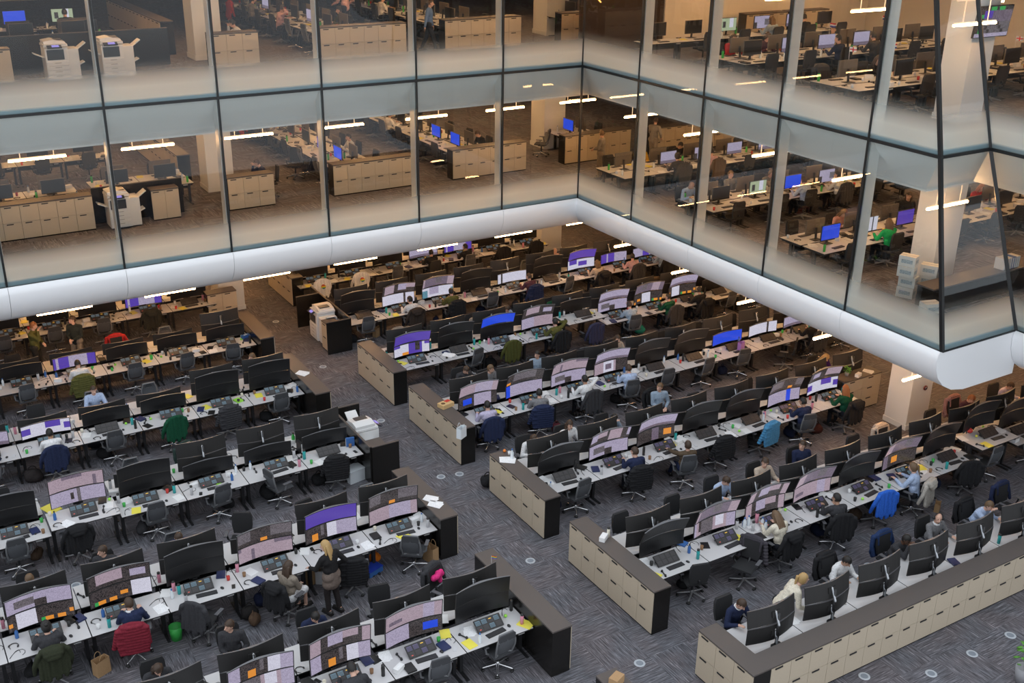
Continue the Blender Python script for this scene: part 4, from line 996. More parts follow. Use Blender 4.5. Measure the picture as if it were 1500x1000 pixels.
bench('third row right of aisle', XR, 1, yf(1), [
    F(con=2, tilt=.12, a=6, dx=.12), F('dkrose', 'lil3' and 'lil2', con=1, per=('typeL', 'navy', 'navy jumper in near-side chair', 'short', 'brown'), coat=('puffer', 'black', 'black puffer jacket'), dx=.3, dy=-.05, a=-14, ex=5), F('lil', 'dko', con=1, per=('back', 'brown', 'brown top leaning back', 'short', 'brown', dict(legs='navy')), dx=.2, dy=-.25, a=-18, ex=6), F(con=2, coat=('puffer', 'black', 'glossy black puffer jacket'), a=-8, dx=.1, ex=6), F(con=2, coat=('puffer', 'bluep', 'sky blue puffer jacket'), ch='b', dx=.12, a=8), F('chart', 'lilblu', con=1, per=('typeL', 'navy', 'dark jumper holding a drink', 'short', 'black', dict(skin=1)), a=-14, dy=-.08, ex=6), F('dklil', 'win', per=('typeR', 'dgreen', 'dark green jumper with ginger hair', 'long', 'ginger'), ch='b', coat=('hood', 'black', 'shaggy black coat'), dx=.12, dy=-.1, ex=6)],
    [B(per=('down', 'white', 'white shirt behind dark monitors', 'short', 'brown'), ch='b', dx=-.03, tilt=.08), B(per=('type', 'white', 'white top with long dark hair', 'long', 'brown'), ch='b', dx=.3, tilt=.08), B(per=('chin', 'greyblue', 'pale blue top leaning forward', 'short', 'black'), ch='b', dx=.5, tilt=.08), B(per=('turn', 'greyblue', 'open black jacket over pale t-shirt', 'short', 'light'), ch='b', dx=-.2, dy=-.55, tilt=.08, coat=('plain', 'black', 'black jacket')), B(ch='b', dx=.5, tilt=.08), B(ch='b', tilt=.08), B(per=('down', 'purple', 'purple blazer with blonde hair', 'long', 'blonde'), ch='b', tilt=.08, dx=-1.4), B(ch='b', tilt=.08)])
bench('fourth row right of aisle', XR, 1, yf(2), [
    F('rose', 'dkblue', per=('type', 'lilac', 'lilac shirt at aisle end', 'short', 'black'), coat=('plain', 'navy', 'navy suit jacket'), ch='m', dx=-.1, dy=-.05, a=-8, ex=5), F('chart', 'lilblu', per=('type', 'grey', 'grey jumper seen from behind', 'short', 'black'), coat=('puffer', 'navy', 'navy puffer jacket'), a=-18, dy=-.1, ex=7), F('pink', 'lil2', per=('phone', 'white', 'white shirt on the telephone', 'short', 'black', dict(skin=1)), coat=('plain', 'char', 'charcoal jacket'), dx=.15, ex=7), F('lil', 'photo', per=('type', (.0, 0, 0) and 'lblue', 'blue shirt at photo-filled screen', 'short', 'brown'), dx=.15, a=-14, ex=5), F(con=2, a=-6, ex=5), F(con=2, a=4, ex=6), F(None, 'blue', a=-10, con=2, ex=6), F(None, 'wht', ch='b', dx=.2, a=40, dy=-.3, con=2, ex=6), F(None, 'lil', per=('type', 'black', 'black top at row end', 'short', 'black'), ch='m', coat=('plain', 'char', 'dark grey coat'), con=2), F()],
    [B(per=('down', 'char', 'dark shirt with brown beard', 'short', 'brown'), ch='b', dx=-.6, dy=-.5), B(per=('typeL', 'grey', 'grey t-shirt facing sideways', 'short', 'light'), ch='b', dx=.34), B(per=('turn', 'greyblue', 'grey-blue shirt looking across', 'short', 'black'), ch='b', dx=.07, dy=-.1), B(ch='b'), B(per=('type', 'beige', 'pale top with long dark hair', 'long', 'brown'), ch='b', dx=.3), B(ch='b'), B(ch='b'), B(ch='b'), B(), B()])
bench('fifth row right of aisle', XR, 1, yf(3), [
    F('ind', 'ind2', ch=None, ex=6), F(con=2, ch='m', a=14, dx=.25, ex=6), F('blue', 'off', ch='b', coat=('plain', (.07, .075, .02), 'olive wool coat'), con=0, ex=7), F('dklil', 'rose', per=('phone', 'olive', 'olive jumper on the phone', 'short', 'black'), coat=('plain', 'black', 'black coat'), dx=.3, ex=7, ch='b'), F(None, 'off', h=1.08, ch='b', con=2, coat=('plain', (.04, .04, .08), 'navy blazer'), dx=.1, dy=-.1), F('lil', 'lil2', per=('chin', 'greyblue', 'blue-grey jumper with hand to face', 'short', 'brown'), a=-12, dx=.3, ex=6), F('mauve', 'ora', per=('typeL', 'dgreen', 'green jumper at amber screen', 'short', 'black'), ch='b', coat=('plain', 'char', 'black jacket'), dx=.4, ex=5), F('lil', 'ora', per=('type', 'black', 'black top under the overhang', 'short', 'black'), coat=('hood', 'black', 'black coat'), dx=.25, ch='b', con=2), F(None, 'off', a=8, con=2), F()],
    [B(per=('down', 'white', 'white top with dark hair', 'long', 'black'), ch='b', coat=('plain', 'taupe', 'beige coat'), dx=-.4), B(ch='b'), B(per=('down', 'taupe', 'brown top almost hidden', 'short', 'light'), ch='b'), B(per=('down', 'lblue', 'light blue collar bent low', 'short', 'brown'), ch='b', dx=.4), B(per=('down', 'dgreen', 'dark green top reaching aside', 'short', 'brown'), ch='b'), B(ch='b'), B(), B(ch='b', coat=('plain', 'brown', 'brown coat')), B(), B()], full=False)
bench('sixth row right of aisle', XR, 1, yf(4), [
    F(con=2, a=-3, ex=5), F('dkrose', 'lil3' and 'wht', per=('typeL', 'white', 'white shirt by yellow bags', 'short', 'black'), coat=('hood', (.04, .03, .025), 'dark brown coat'), dx=.15, ex=7), F('mauve', 'bluw', per=('type', 'olive', 'olive green jumper', 'short', 'black'), coat=('puffer', 'black', 'black padded coat'), dx=.2, ex=6), F(con=2, dx=.2), F(None, 'wht', per=('typeL', 'maroon', 'plum jumper leaning in', 'short', 'brown'), coat=('puffer', 'navy', 'dark navy puffer'), dx=.35, ch='b'), F(con=2, a=14, dx=.35), F('ind', 'win', per=('type', 'beige', 'pale top with long hair', 'long', 'light'), coat=('hood', 'black', 'fur-hooded black puffer'), ch='b', dx=.3, ex=6), F(None, 'dual', per=('typeR', 'rosy', 'pinkish shirt at split screen', 'short', 'black'), coat=('plain', 'char', 'charcoal coat'), ch='b', dx=.4, ex=6), F(None, 'dual', per=('type', 'greyblue', 'pale jumper near the overhang', 'short', 'black'), coat=('plain', 'black', 'black sports jacket'), ch='b', dx=.3, ex=6), F()],
    [B(), B(), B(), B(), B(), B(), B(per=('type', 'rosy', 'rose top behind dark screens', 'bald', 'grey'), ch='b', dx=.3), B(), B(), B()], full=False)
bench('seventh row right of aisle', XR, 1, yf(5), [F(None, 'off', coat=('plain', 'white', 'white t-shirt with coloured badge'), ex=6), F(None, 'off', coat=('plain', (.78, .76, .72), 'white t-shirt with round badge'), ex=6), F(None, 'off', ex=6), F(None, 'lil', per=('typeR', 'black', 'black coat and red scarf', 'short', 'black'), ch='b', ex=6), F(None, 'dual', per=('typeL', 'black', 'black top at lilac screen', 'short', 'black'), ex=6), F(None, 'off', coat=('plain', 'black', 'black coat'), ch='b', ex=5), F(None, 'off', coat=('plain', 'black', 'black fleece'), ch='b')],
    [B(ch=None) for _ in range(7)], full=False)
bench('eighth row right of aisle', XR, 1, yf(6), [F(None, 'off', ch=None), None, F(None, 'lil', ch=None, ex=6), F(None, 'lil', ch=None), F(None, 'wht', coat=('plain', 'black', 'black cardigan'), ch='b', ex=6), None, None, F(None, 'off', con=2), F(None, 'off', con=2)], [None]*9, full=False)

r2 = random.Random(77)
for row, x0, sx, k, n in (('first row left of aisle', XL, -1, 0, 3), ('second row left of aisle', XL, -1, 1, 6), ('third row left of aisle', XL, -1, 2, 6), ('fourth row left of aisle', XL, -1, 3, 6), ('second row right of aisle', XR, 1, 0, 7), ('third row right of aisle', XR, 1, 1, 7), ('fourth row right of aisle', XR, 1, 2, 8), ('fifth row right of aisle', XR, 1, 3, 8), ('sixth row right of aisle', XR, 1, 4, 8)):
    for i in range(n):
        if r2.random() < .62:
            ds, c = r2.choice([('black rucksack', (.02, .02, .022)), ('dark grey bag', (.05, .05, .055)), ('brown leather bag', (.07, .045, .03)), ('navy bag', (.015, .02, .05))])
            sack(x0+sx*PIT*(i+.5)+r2.uniform(-.45, .45), yf(k)+r2.uniform(.28, .5), 0, r2.uniform(0, 6), '%s on the floor under %s' % (ds, desk_place(row, 'near', i)), c, r2.uniform(.85, 1.15))

# ------------------------------------------------------------------ row-end cabinets
XA, XG = 12.438, 10.372
def endcab(xc, y0, n, rz, row):
    y = y0
    for k, m in enumerate(n):
        yc = y+m*.5175/2; y += m*.5175
        cabinet(xc, yc, 0, rz, '%s cabinet closing the %s, %s unit from camera' % ('taupe-doored' if rz < 0 else 'dark-backed', row, ORD[k]), m, w=.5175)
for y0, n, row in ((14.541, (3, 3), 'second row right of aisle'), (18.716, (2, 3), 'third row right of aisle'), (22.849, (3, 3), 'fourth row right of aisle'), (26.995, (2, 3), 'fifth row right of aisle')):
    endcab(XA+.2275, y0, n, -PI/2, row)
endcab(XA+.2275, 11.556, (3,), -PI/2, 'cabinet-fenced row')
for y0, n, row in ((14.497, (3, 3), 'first row left of aisle'), (19.193, (2, 3), 'second row left of aisle'), (26.75, (3, 3), 'fourth row left of aisle'), (31.35, (2, 3), 'fifth row left of aisle')):
    endcab(XG-.2275, y0, n, PI/2, row)
for k in range(7):
    cabinet(XA+.457+.5175*3*(k+.5), 11.556+.2275, 0, 0, 'taupe cabinet of the long front wall, %s unit from the corner' % ORD[k], 3, w=.5175)
cabinet(24.43, 20.10, 0, 0, 'three-drawer taupe cabinet beside the white column, third row right of aisle', 2, 3, .78, .50)
cabinet(10.15, 36.25, 0, 0, 'taupe cabinet in front of the column under the overhang', 2, w=.5175)
endcab(XA+.55, 36.2, (3, 2), -PI/2, 'seventh row right of aisle')
cabinet(22.9, 41.0, 0, 0, 'taupe cabinet deep under the inner corner', 3, 2, .75, .5)
cabinet(XA+.25, 10.2, 0, -PI/2, 'sliver of cabinet at the bottom edge, facing the aisle', 1, w=.5175) if False else None
cabinet(XG-.2275, 13.035-1.5525/2, 0, PI/2, 'dark-backed cabinet peeping in at the lower edge of the aisle', 3, w=.5175)
p = at(898, 996, 1.101); r = ob('carton', simple(carton_mb, 'carton_brown', [M_card, M_card, M_card]), None, (p.x, p.y-.1, 1.1), (0, 0, .4)); r.scale = (.6,)*3; tag(r, 'small cardboard box on the cabinet at the lower edge of the aisle', 'box')
# screens round the two copier bays
def screen_wall(x0, x1, y0, y1, h, label):
    mb = MB(); mb.b2(-(x1-x0)/2, (x1-x0)/2, -(y1-y0)/2, (y1-y0)/2, 0, h-.02); o = None
    r = ob('divider_panel', mb.mesh('panel', M_ebony), None, ((x0+x1)/2, (y0+y1)/2, 0)); tag(r, label, 'panel', 'copier bay panels')
    mt = MB(); mt.b2(-(x1-x0)/2-.003, (x1-x0)/2+.003, -(y1-y0)/2-.003, (y1-y0)/2+.003, h-.02, h); ob('top_cap', mt.mesh('capping', M_brown), r)
    return r
screen_wall(9.93, 9.98, 23.12, 25.65, 1.12, 'long dark panel behind the printer, third row left of aisle')
screen_wall(9.98, 10.74, 23.07, 23.12, 1.12, 'dark end panel near the camera, third row left of aisle')
screen_wall(9.98, 10.74, 25.60, 25.65, 1.12, 'dark end panel beyond the printer, third row left of aisle')
cabinet(10.24, 23.42, 0, PI/2, 'small cabinet between dark panels, third row left of aisle', 1, w=.56, H=1.0)
screen_wall(13.02, 13.07, 31.5, 35.0, 1.15, 'long dark panel behind the copier, sixth row right of aisle')
screen_wall(12.20, 13.02, 31.48, 31.53, 1.15, 'dark end panel near the camera, sixth row right of aisle')
screen_wall(12.20, 13.02, 34.2, 34.25, 1.15, 'dark end panel beyond the copier, sixth row right of aisle')
cabinet(12.50, 31.86, 0, -PI/2, 'small cabinet beside the white copier, sixth row right of aisle', 1, w=.6, H=1.0)
copier(12.62, 32.95, 0, -PI/2, 'white copier between dark panels under the overhang')
copier(10.36, 24.5, 0, PI/2, 'white copier between dark panels, third row left of aisle')
# floor vents
def vent(u, v, label, r=.115):
    p = at(u, v, 0); o = D.objects.new('floor_vent', None); COL.objects.link(o); o.location = p; tag(o, label, 'vent', 'round floor vents')
    def rim():
        mb = MB(); mb.lathe([(.075, .004), (.085, .009), (.115, .006), (.118, .0)], n=24); return mb.mesh('rim', mat('vent_rim', (.45, .48, .52), .4))
    def disc():
        mb = MB(); mb.lathe([(0, .004), (.03, .007), (.075, .003)], n=24); return mb.mesh('grille', mat('vent_grille', (.22, .25, .29), .5))
    ob('rim', cached('v1', rim), o); ob('grille', cached('v2', disc), o)
for u, v, s in ((937, 971, 'by the corner of the front cabinet wall'), (777, 821, 'in the aisle opposite the first left row'), (646, 698, 'in the aisle opposite the third right row'), (672, 699, 'small one in the aisle beside another vent') if False else (673, 694, 'beside another vent, third right row'), (558, 616, 'in the aisle near the printer bay'), (473, 537, 'in the aisle by the fifth right row'), (404, 471, 'in the aisle under the overhang'), (1266, 990, 'beyond the front cabinet wall, first from its corner'), (1364, 986, 'beyond the front cabinet wall, second from its corner'), (1424, 957, 'beyond the front cabinet wall, third from its corner'), (1480, 930, 'beyond the front cabinet wall, fourth from its corner'), (672, 852, 'between first and second left rows'), (111, 857, 'below the fifth left desk of the second row'), (420, 766, 'behind the second left row'), (1273, 828, 'behind the black coat in the cabinet-fenced row')):
    vent(u, v, 'round metal floor vent %s' % s)
for row, c in (('first', 0),):
    pass

# ------------------------------------------------------------------ the two glazed storeys
def flat_housing():
    mb = MB(); mb.b2(-.31, .31, 0, .035, 0, .38, 0, .006); return mb.mesh('flat_housing', M_house)
ME_flat = flat_housing()
def flat_grey():
    mb = MB(); mb.b2(-.31, .31, 0, .035, 0, .38, 0, .006); return mb.mesh('flat_housing_grey', mat('monitor_grey_back', (.11, .095, .08), .5))
ME_flatg = flat_grey()
def flat_stand():
    mb = MB(); mb.b2(-.13, .13, .0, .20, 0, .012, 0, .003); mb.bar((0, .09, 0), (0, .06, .30), .05, .03); return mb.mesh('flat_stand', M_black)
ME_fst = flat_stand()
def flat_screen(key):
    mb = MB(); spec = LAY[key].split('|'); cells = [[spec[0]]*16 for _ in range(4)]
    for s in spec[1:]:
        c0, c1, r0, r1, col = s.split(',')
        for r in range(int(r0), int(r1)):
            for c in range(int(c0), int(c1)): cells[r][c] = col
    cols = sorted({c for r in cells for c in r})
    for r in range(4):
        for c in range(16):
            x0, x1, z0, z1 = -.30+.6*c/16, -.30+.6*(c+1)/16, .012+.357*r/4, .012+.357*(r+1)/4
            mb.quad((x0, -.002, z0), (x1, -.002, z0), (x1, -.002, z1), (x0, -.002, z1), cols.index(cells[r][c]), ((c/16, r/4), ((c+1)/16, r/4), ((c+1)/16, (r+1)/4), (c/16, (r+1)/4)))
    return mb.mesh('flat_'+key, [SCR[c] for c in cols], norm=False)
def flat_monitor(x, y, z, rz, label, key, sc=1.):
    r = D.objects.new('monitor', None); COL.objects.link(r); r.location = (x, y, z); r.rotation_euler = (0, 0, rz); r.scale = (sc,)*3; tag(r, label, 'monitor', 'flat monitors')
    ob('stand', ME_fst, r); h = ob('housing', ME_flatg if key in ('off', 'grey') else ME_flat, r, (0, 0, .13)); ob('screen', cached('fs_'+key, lambda: flat_screen(key)), h)
    return r
UN = [('papers', 'white', 'white papers'), ('cup', 'white', 'white cup'), ('bottle', 'white', 'water bottle'), ('headset', 'black', 'black headset'), ('pad', 'yellow', 'yellow notepad'), ('handset', 'black', 'black handset'), ('cup', 'red', 'red mug'), ('flask', 'green', 'green flask'), ('box', 'white', 'white tissue box'), ('book', 'black', 'black book')]
def U(k='off', ch='b', per=None, coat=None, dx=0, a=0, ex=4, h=.75, sc=1.15): return dict(k=k, ch=ch, per=per, coat=coat, dx=dx, a=a, ex=ex, h=h, sc=sc)
def ubench(name, ox, oy, ang, z, first, second, s1='near', s2='far'):
    """two lines of desks back to back; local x runs along the bench, the first line sits on its -y side"""
    c, s = math.cos(ang), math.sin(ang)
    def T(lx, ly): return ox+c*lx-s*ly, oy+s*lx+c*ly
    for side, lst in ((s1, first), (s2, second)):
        for i, e in enumerate(lst):
            if e is None: continue
            sg = 1 if side == s1 else -1; lx = PIT*(i+.5); ly = .42 if sg > 0 else 1.32; rz = ang+(0 if sg > 0 else PI); W = '%s %s-side desk, %s' % (ORD[i], side, name)
            x, y = T(lx, ly); desk(x, y, z, rz, 'pale desk, %s' % W, e['h'], 'desks of the glazed storeys'); h = z+e['h']+.001
            def Pp(dx, dy): return T(lx+sg*dx, ly+sg*dy)
            if e['k']:
                x, y = Pp(0, .14); flat_monitor(x, y, h, rz, '%s monitor, %s' % (dict(k='switched-off', b='blue', l='lilac', w='white', y='pale green', i='indigo', d='dark', p='rosy', m='mauve').get(LAY[e['k']][0], 'lit'), W), e['k'], e['sc'])
            x, y = Pp(.02, -.18); o = ob('keyboard', ME_kb, None, (x, y, h), (0, 0, rz+rng.uniform(-.1, .1))); tag(o, 'black keyboard, %s' % W, 'keyboard', 'black keyboards')
            sp = [(-.55, .0), (.52, .05), (.6, -.25), (-.6, -.25), (.5, .3), (-.5, .3)]; rng.shuffle(sp); ks = rng.sample(UN, e['ex'])
            for (dx, dy), kd in zip(sp, ks):
                x, y = Pp(dx, dy); prop(kd[0], kd[1], x, y, h, rng.uniform(-.6, .6), '%s, %s' % (kd[2], W), 'clutter on the desks')
            x, y = Pp(e['dx'], -.42); a = rz+math.radians(e['a'])
            if e['ch']: chair(x, y, z, a, '%s, %s' % ('grey mesh chair' if e['ch'] == 'm' else 'black chair', W), e['ch'], full=False)
            if e['coat']: coat(e['coat'][0], x, y, z, a, '%s on chair, %s' % (e['coat'][2], W), NV[e['coat'][1]])
            if e['per']:
                p = e['per']; o = p[5] if len(p) > 5 else {}; x, y = Pp(e['dx'], -.46); person(p[0], x, y, z, a, 'person in %s, %s' % (p[2], W), NV[p[1]], p[3], p[4], (.02, .02, .03), o.get('skin', 0))
LO, TO = 'lower storey', 'upper storey'
XE = 22.3
ubench('first east bench, '+LO, XE, 20.05, 0, Z1, [U('blue', ex=4), U('wht', per=('typeR', 'green', 'bright green top, fair hair', 'long', 'light'), ex=4, dx=.25), U('ind'), U('off'), U('off', ex=4), U('off', a=-40), U('grn'), U('off')],
       [U('off', ch='b'), U('off', per=('down', 'pinkc', 'orange-brown jumper', 'long', 'light'), ch='b'), U('off', ch='b'), U('off', per=('turn', 'black', 'black top with long brown hair', 'long', 'brown'), ch='b'), U('off'), U('off', per=('chin', 'red', 'red patterned top', 'long', 'ginger'), ch='b'), U('off'), U('off')])
ubench('second east bench, '+LO, XE, 24.65, 0, Z1, [U('off', ex=4), U('grn', dx=.3, ex=4), U('blue', per=('type', 'lblue', 'pale shirt half behind mullion', 'short', 'brown'), ch='b'), U('lil2', per=('typeL', 'white', 'white shirt at lilac monitor', 'short', 'black'), coat=('plain', 'char', 'dark jacket'), ch='b'), U('off'), U('lil')],
       [U('off', per=('down', 'lblue', 'pale blue shirt with bald head', 'bald', 'grey', dict(skin=1)), ch='b', dx=.4), U('off', per=('back', 'grey', 'white sleeves leaning back', 'short', 'light'), ch='b'), U('off', per=('chin', 'taupe', 'patterned blouse hand to mouth', 'bun', 'light'), ch='b', dx=.1), U('off'), U('off', ch='b'), U('off')])
ubench('third east bench, '+LO, XE, 29.2, 0, Z1, [U(None, ch=None, ex=3), U('lil', per=('type', 'char', 'dark top at lilac monitor', 'bun', 'black'), coat=('plain', 'char', 'black coat'), ch='b'), U('lil2', per=('typeR', 'rosy', 'pale pink shirt', 'short', 'black'), coat=('plain', 'brown', 'brown jacket'), ch='b'), U('lil'), U('lil', coat=('plain', 'char', 'dark coat'), ch='b'), U('blue', ex=4), U('off')],
       [U('off', ch='b'), U('off', per=('turn', 'yellow', 'mustard scarf', 'long', 'brown'), ch='b', dx=.3), U('off', per=('down', 'black', 'black suit facing out', 'short', 'black', dict(skin=1)), ch='b', dx=.2), U('off'), U('off'), U('off'), U('off')])
ubench('first east bench, '+TO, XE+.2, 19.8, 0, Z2, [U(None, ch=None, ex=4), U('off', ex=4), U('off', ch='b'), U('off', ex=4), U('off'), U('off', per=('typeL', 'dgreen', 'dark green top', 'short', 'black')), U('off', coat=('plain', 'pinkc', 'pink coat')), U('off')], [U('off', coat=('plain', 'char', 'dark coat'), ch='b'), U('off', per=('chin', 'black', 'black top with long brown hair', 'long', 'brown'), ch='b'), U('off', ch='b'), U('off'), U('off', ch='b'), U('off'), U('off'), U('off')])
ubench('second east bench, '+TO, XE+.5, 24.4, 0, Z2, [U('off', ex=4), U('lil', ch='b', ex=4), U('lil', per=('typeL', 'navy', 'navy jacket in black chair', 'short', 'black'), ch='b'), U('lil', per=('type', 'char', 'dark waistcoat', 'short', 'black'), ch='b'), U('off'), U('off')],
       [U('off', per=('type', 'red', 'red top with long dark hair', 'long', 'brown'), ch='b', dx=-.2), U('off', ch='b', per=('down', 'maroon', 'maroon top', 'bun', 'brown')), U('off'), U('off', per=('turn', 'cream', 'cream sleeves and dark vest', 'short', 'black'), ch='b'), U('off'), U('off')])
ubench('third east bench, '+TO, XE+.5, 28.95, 0, Z2, [U('off', ch=None, ex=3), U('off', ex=4), U('grn', ex=3), U('lil2', per=('type', 'greyblue', 'slate blue top, fair hair', 'long', 'light'), ch='b'), U('lil', per=('typeR', 'black', 'black top at lilac monitor', 'short', 'black'), ch='b'), U('off')], [U(None, ch=None, ex=2)]*0)
for nm, z, dy in ((LO, Z1, 0), (TO, Z2, .35)):
    t = nm == TO
    ubench('first north bench, '+nm, 15.85, 35.1+dy, PI/2, z, [U('off', ch='b'), U('off', per=('type', 'white' if not t else 'olive', 'pale shirt' if not t else 'olive top', 'short', 'black')), U('off'), U('off', ch='b'), U('lil'), U('off'), U('off')], [U('blue' if not t else 'off', ch='m'), U('blue' if not t else 'lil', ch='m'), U('off', per=('phone', 'rosy', 'pink shirt', 'short', 'black') if t else None), U('off'), U('lil', per=('type', 'grey', 'grey jumper', 'short', 'brown')), U('off', coat=('plain', 'red', 'red coat')), U('off')], 'east', 'west')
    ubench('second north bench, '+nm, 20.55, 35.1+dy, PI/2, z, [U('off', per=('down', 'black', 'black jumper', 'short', 'brown') if not t else None), U('off', ch='b'), U('off'), U('off'), U('lil', coat=('plain', 'char', 'dark coat')), U('off'), U('off')], [U('blue' if not t else 'off'), U('blue' if not t else 'off', ch='b'), U('off', ch='b'), U('off', per=('type', 'white', 'white shirt', 'short', 'black')), U('off'), U('lil'), U('off')], 'east', 'west')
    ubench('third north bench, '+nm, 25.7, 35.2+dy*.4, PI/2, z, [U('off')], [U('blue' if not t else 'off', ch=None, ex=3)], 'east', 'west')
    ubench('corner bench by the copiers, '+nm, -.2 if not t else 1.4, (35.3 if not t else 37.3), 0, z, [U('off'), U('off', ch='b'), U('off', ex=4), U('off', ex=4)] if not t else [U('grn', ex=4), U('grn', per=('down', 'brown', 'dark top', 'short', 'black'), ex=4), U('off'), U('off')], [U('off'), U('off'), U('off'), U('off')] if not t else [U('lil', per=('type', 'brown', 'brown hood', 'long', 'brown')), U('lil'), U('blue'), U('off')])
    ubench('bench beyond the copier, '+nm, 6.4, (35.6 if not t else 37.4), 0, z, [U('off', ex=4), U('off', ch=None, ex=4)] if not t else [U('off', ch=None)]*1, [U('off'), U('off')] if not t else [U('off')])
    ubench('far north bench, '+nm, .2, 40.5+dy, 0, z, [U('off'), U('lil' if t else 'off', per=('type', 'brown', 'brown top', 'long', 'brown') if t else ('type', 'lilac', 'lilac shirt', 'short', 'black')), U('off'), U('blue' if t else 'off'), U('grn' if t else 'off', per=('type', 'black', 'black suit seen from behind', 'short', 'black') if t else None)], [])
    yc = 34.55 if not t else 35.05
    for x0, n, k in ((2.95, 3, 'by the copier'), (1.40, 3, 'at the far end'), (10.2, 3, 'by the white column'), (13.85, 3, 'first bench'), (15.40, 3, 'first bench, further unit'), (18.45, 3, 'second bench'), (20.0, 3, 'second bench, further unit'), (23.3, 3, 'beyond the inner corner'), (24.85, 3, 'beyond the inner corner, further unit')):
        if t and x0 < 3: continue
        cabinet(x0+n*.517/2+(1.5 if x0 < 3 else 0), yc, z, 0, 'taupe cabinet parallel to the glass, %s, %s' % (k, nm), n)
    for k in range(5): cabinet(10.2-.35, 38.9+1.56*k+dy, z, -PI/2, 'taupe cabinet along the aisle behind the column, %s unit, %s' % (ORD[k], nm), 3)
    if not t:
        copier(6.72, 34.35, z, 0, 'white copier beside the cabinets, lower storey'); cabinet(8.2, 34.6, z, 0, 'small cabinet with a plastic tub on top, lower storey', 2, 1, .43, .45, 1.0)
    else:
        copier(5.65, 35.0, z, 0, 'white copier, first of two side by side, upper storey'); copier(7.2, 34.9, z, 0, 'white copier, second of two side by side, upper storey'); cabinet(4.0, 35.2, z, 0, 'small cabinet beside the first copier, upper storey', 2, 1, .45, .45, 1.0)
    r = screen_wall(3.2 if t else 6.1, 9.35 if t else 8.9, 36.5-.9*(not t)-.65*(not t), 36.55-.9*(not t)-.65*(not t), 1.15, 'long dark panel behind the copier, %s' % nm); r.location.z = z
for k in range(4): cabinet(28.0+1.56*k, 34.1, Z1, 0, 'taupe cabinet deep behind the inner corner, %s unit, %s' % (ORD[k], LO), 3)
for k in range(4): cabinet(30.5+2.2*(k % 2), 31.9-.0*k-(.6 if k > 1 else 0), Z2, 0, 'taupe cabinet before the picture wall, %s unit' % ORD[k], 4) if k < 2 else None
# standing and walking people upstairs
person('walk', 18.05, 36.2-.9, Z2, -2.2, 'person in blue shirt walking behind the glass, upper storey', (.10, .18, .36), 'short', 'brown')
person('clasp', 23.3, 32.0, Z1, .6, 'person in grey jumper standing, arms folded, lower storey', (.22, .20, .18), 'short', 'light', NV['taupe'])
person('stand', 26.4, 32.9, Z1, -1.2, 'person in checked jacket standing by cabinets, lower storey', (.25, .23, .21), 'short', 'brown', NV['taupe'])
person('stand', 17.4, 41.0, Z2, .4, 'person in pink shirt standing at a desk, upper storey', NV['rosy'], 'short', 'black')
person('chin', 11.9, 35.4, Z1, 1.4, 'person in dark suit seated behind the cabinet, lower storey', NV['navy'], 'short', 'brown'); chair(11.95, 35.4, Z1, 1.4, 'black chair under the person in dark suit, lower storey', 'b')
person('chin', 11.7, 36.2, Z2, 1.2, 'person in white shirt seated behind the cabinet, upper storey', NV['white'], 'short', 'black'); chair(11.75, 36.2, Z2, 1.2, 'black chair under the person in white shirt, upper storey', 'b')
chair(13.6, 37.3, Z1, 2.6, 'black chair standing alone in the gangway, lower storey', 'b'); chair(23.3, 36.0, Z1, .8, 'grey mesh chair standing alone by the column, lower storey')
# cartons by the east column
def carton(x, y, z, rz, label):
    me = simple(carton_mb, 'carton', [mat('carton_white', (.70, .70, .68), .6, noise=.06), mat('tape_grey', (.5, .5, .5), .4), mat('print_grey', (.38, .45, .50), .6, noise=.5, nscale=40)])
    o = ob('carton', me, None, (x, y, z), (0, 0, rz)); return tag(o, label, 'box', 'white paper cartons')
NTH = ['lowest', 'second', 'third', 'topmost', 'fifth']
for k in range(4): carton(23.35+.05*math.sin(k*2), 18.02+.02*k, Z1+.285*k, -1.2, '%s carton of the tall stack beside the white column' % NTH[k])
for k in range(3): carton(23.95, 17.85, Z1+.285*k, -1.1, '%s carton of the shorter stack beside the white column' % ['lowest', 'middle', 'upper'][k])
carton(22.25, 16.4, Z1, -.35, 'lower carton of the pair standing by the corner glass'); carton(22.29, 16.42, Z1+.285, -.30, 'upper carton of the pair standing by the corner glass')
# long dark counter behind the corner glass
r = D.objects.new('counter', None); COL.objects.link(r); r.location = (24.9, 17.1, Z1); tag(r, 'long dark low counter behind the corner glass, lower storey', 'counter')
mb = MB(); mb.b2(-2.0, 2.4, -.25, .25, 0, .62); ob('body', mb.mesh('counter', M_ebony), r); mb = MB(); mb.b2(-2.03, 2.43, -.28, .28, .62, .66, 0, .005); ob('counter_top', mb.mesh('counter_top', M_brown), r)
for k, c in enumerate(('white', 'white', 'cream', 'white', 'blue', 'blue', 'white', 'cream')): prop('binder', c, 25.75+.085*k, 17.05, Z1+.66, .06, '%s ring binder, %s from the glass on the dark counter' % (COLS and c, ORD[k]), 'ring binders on the counter')
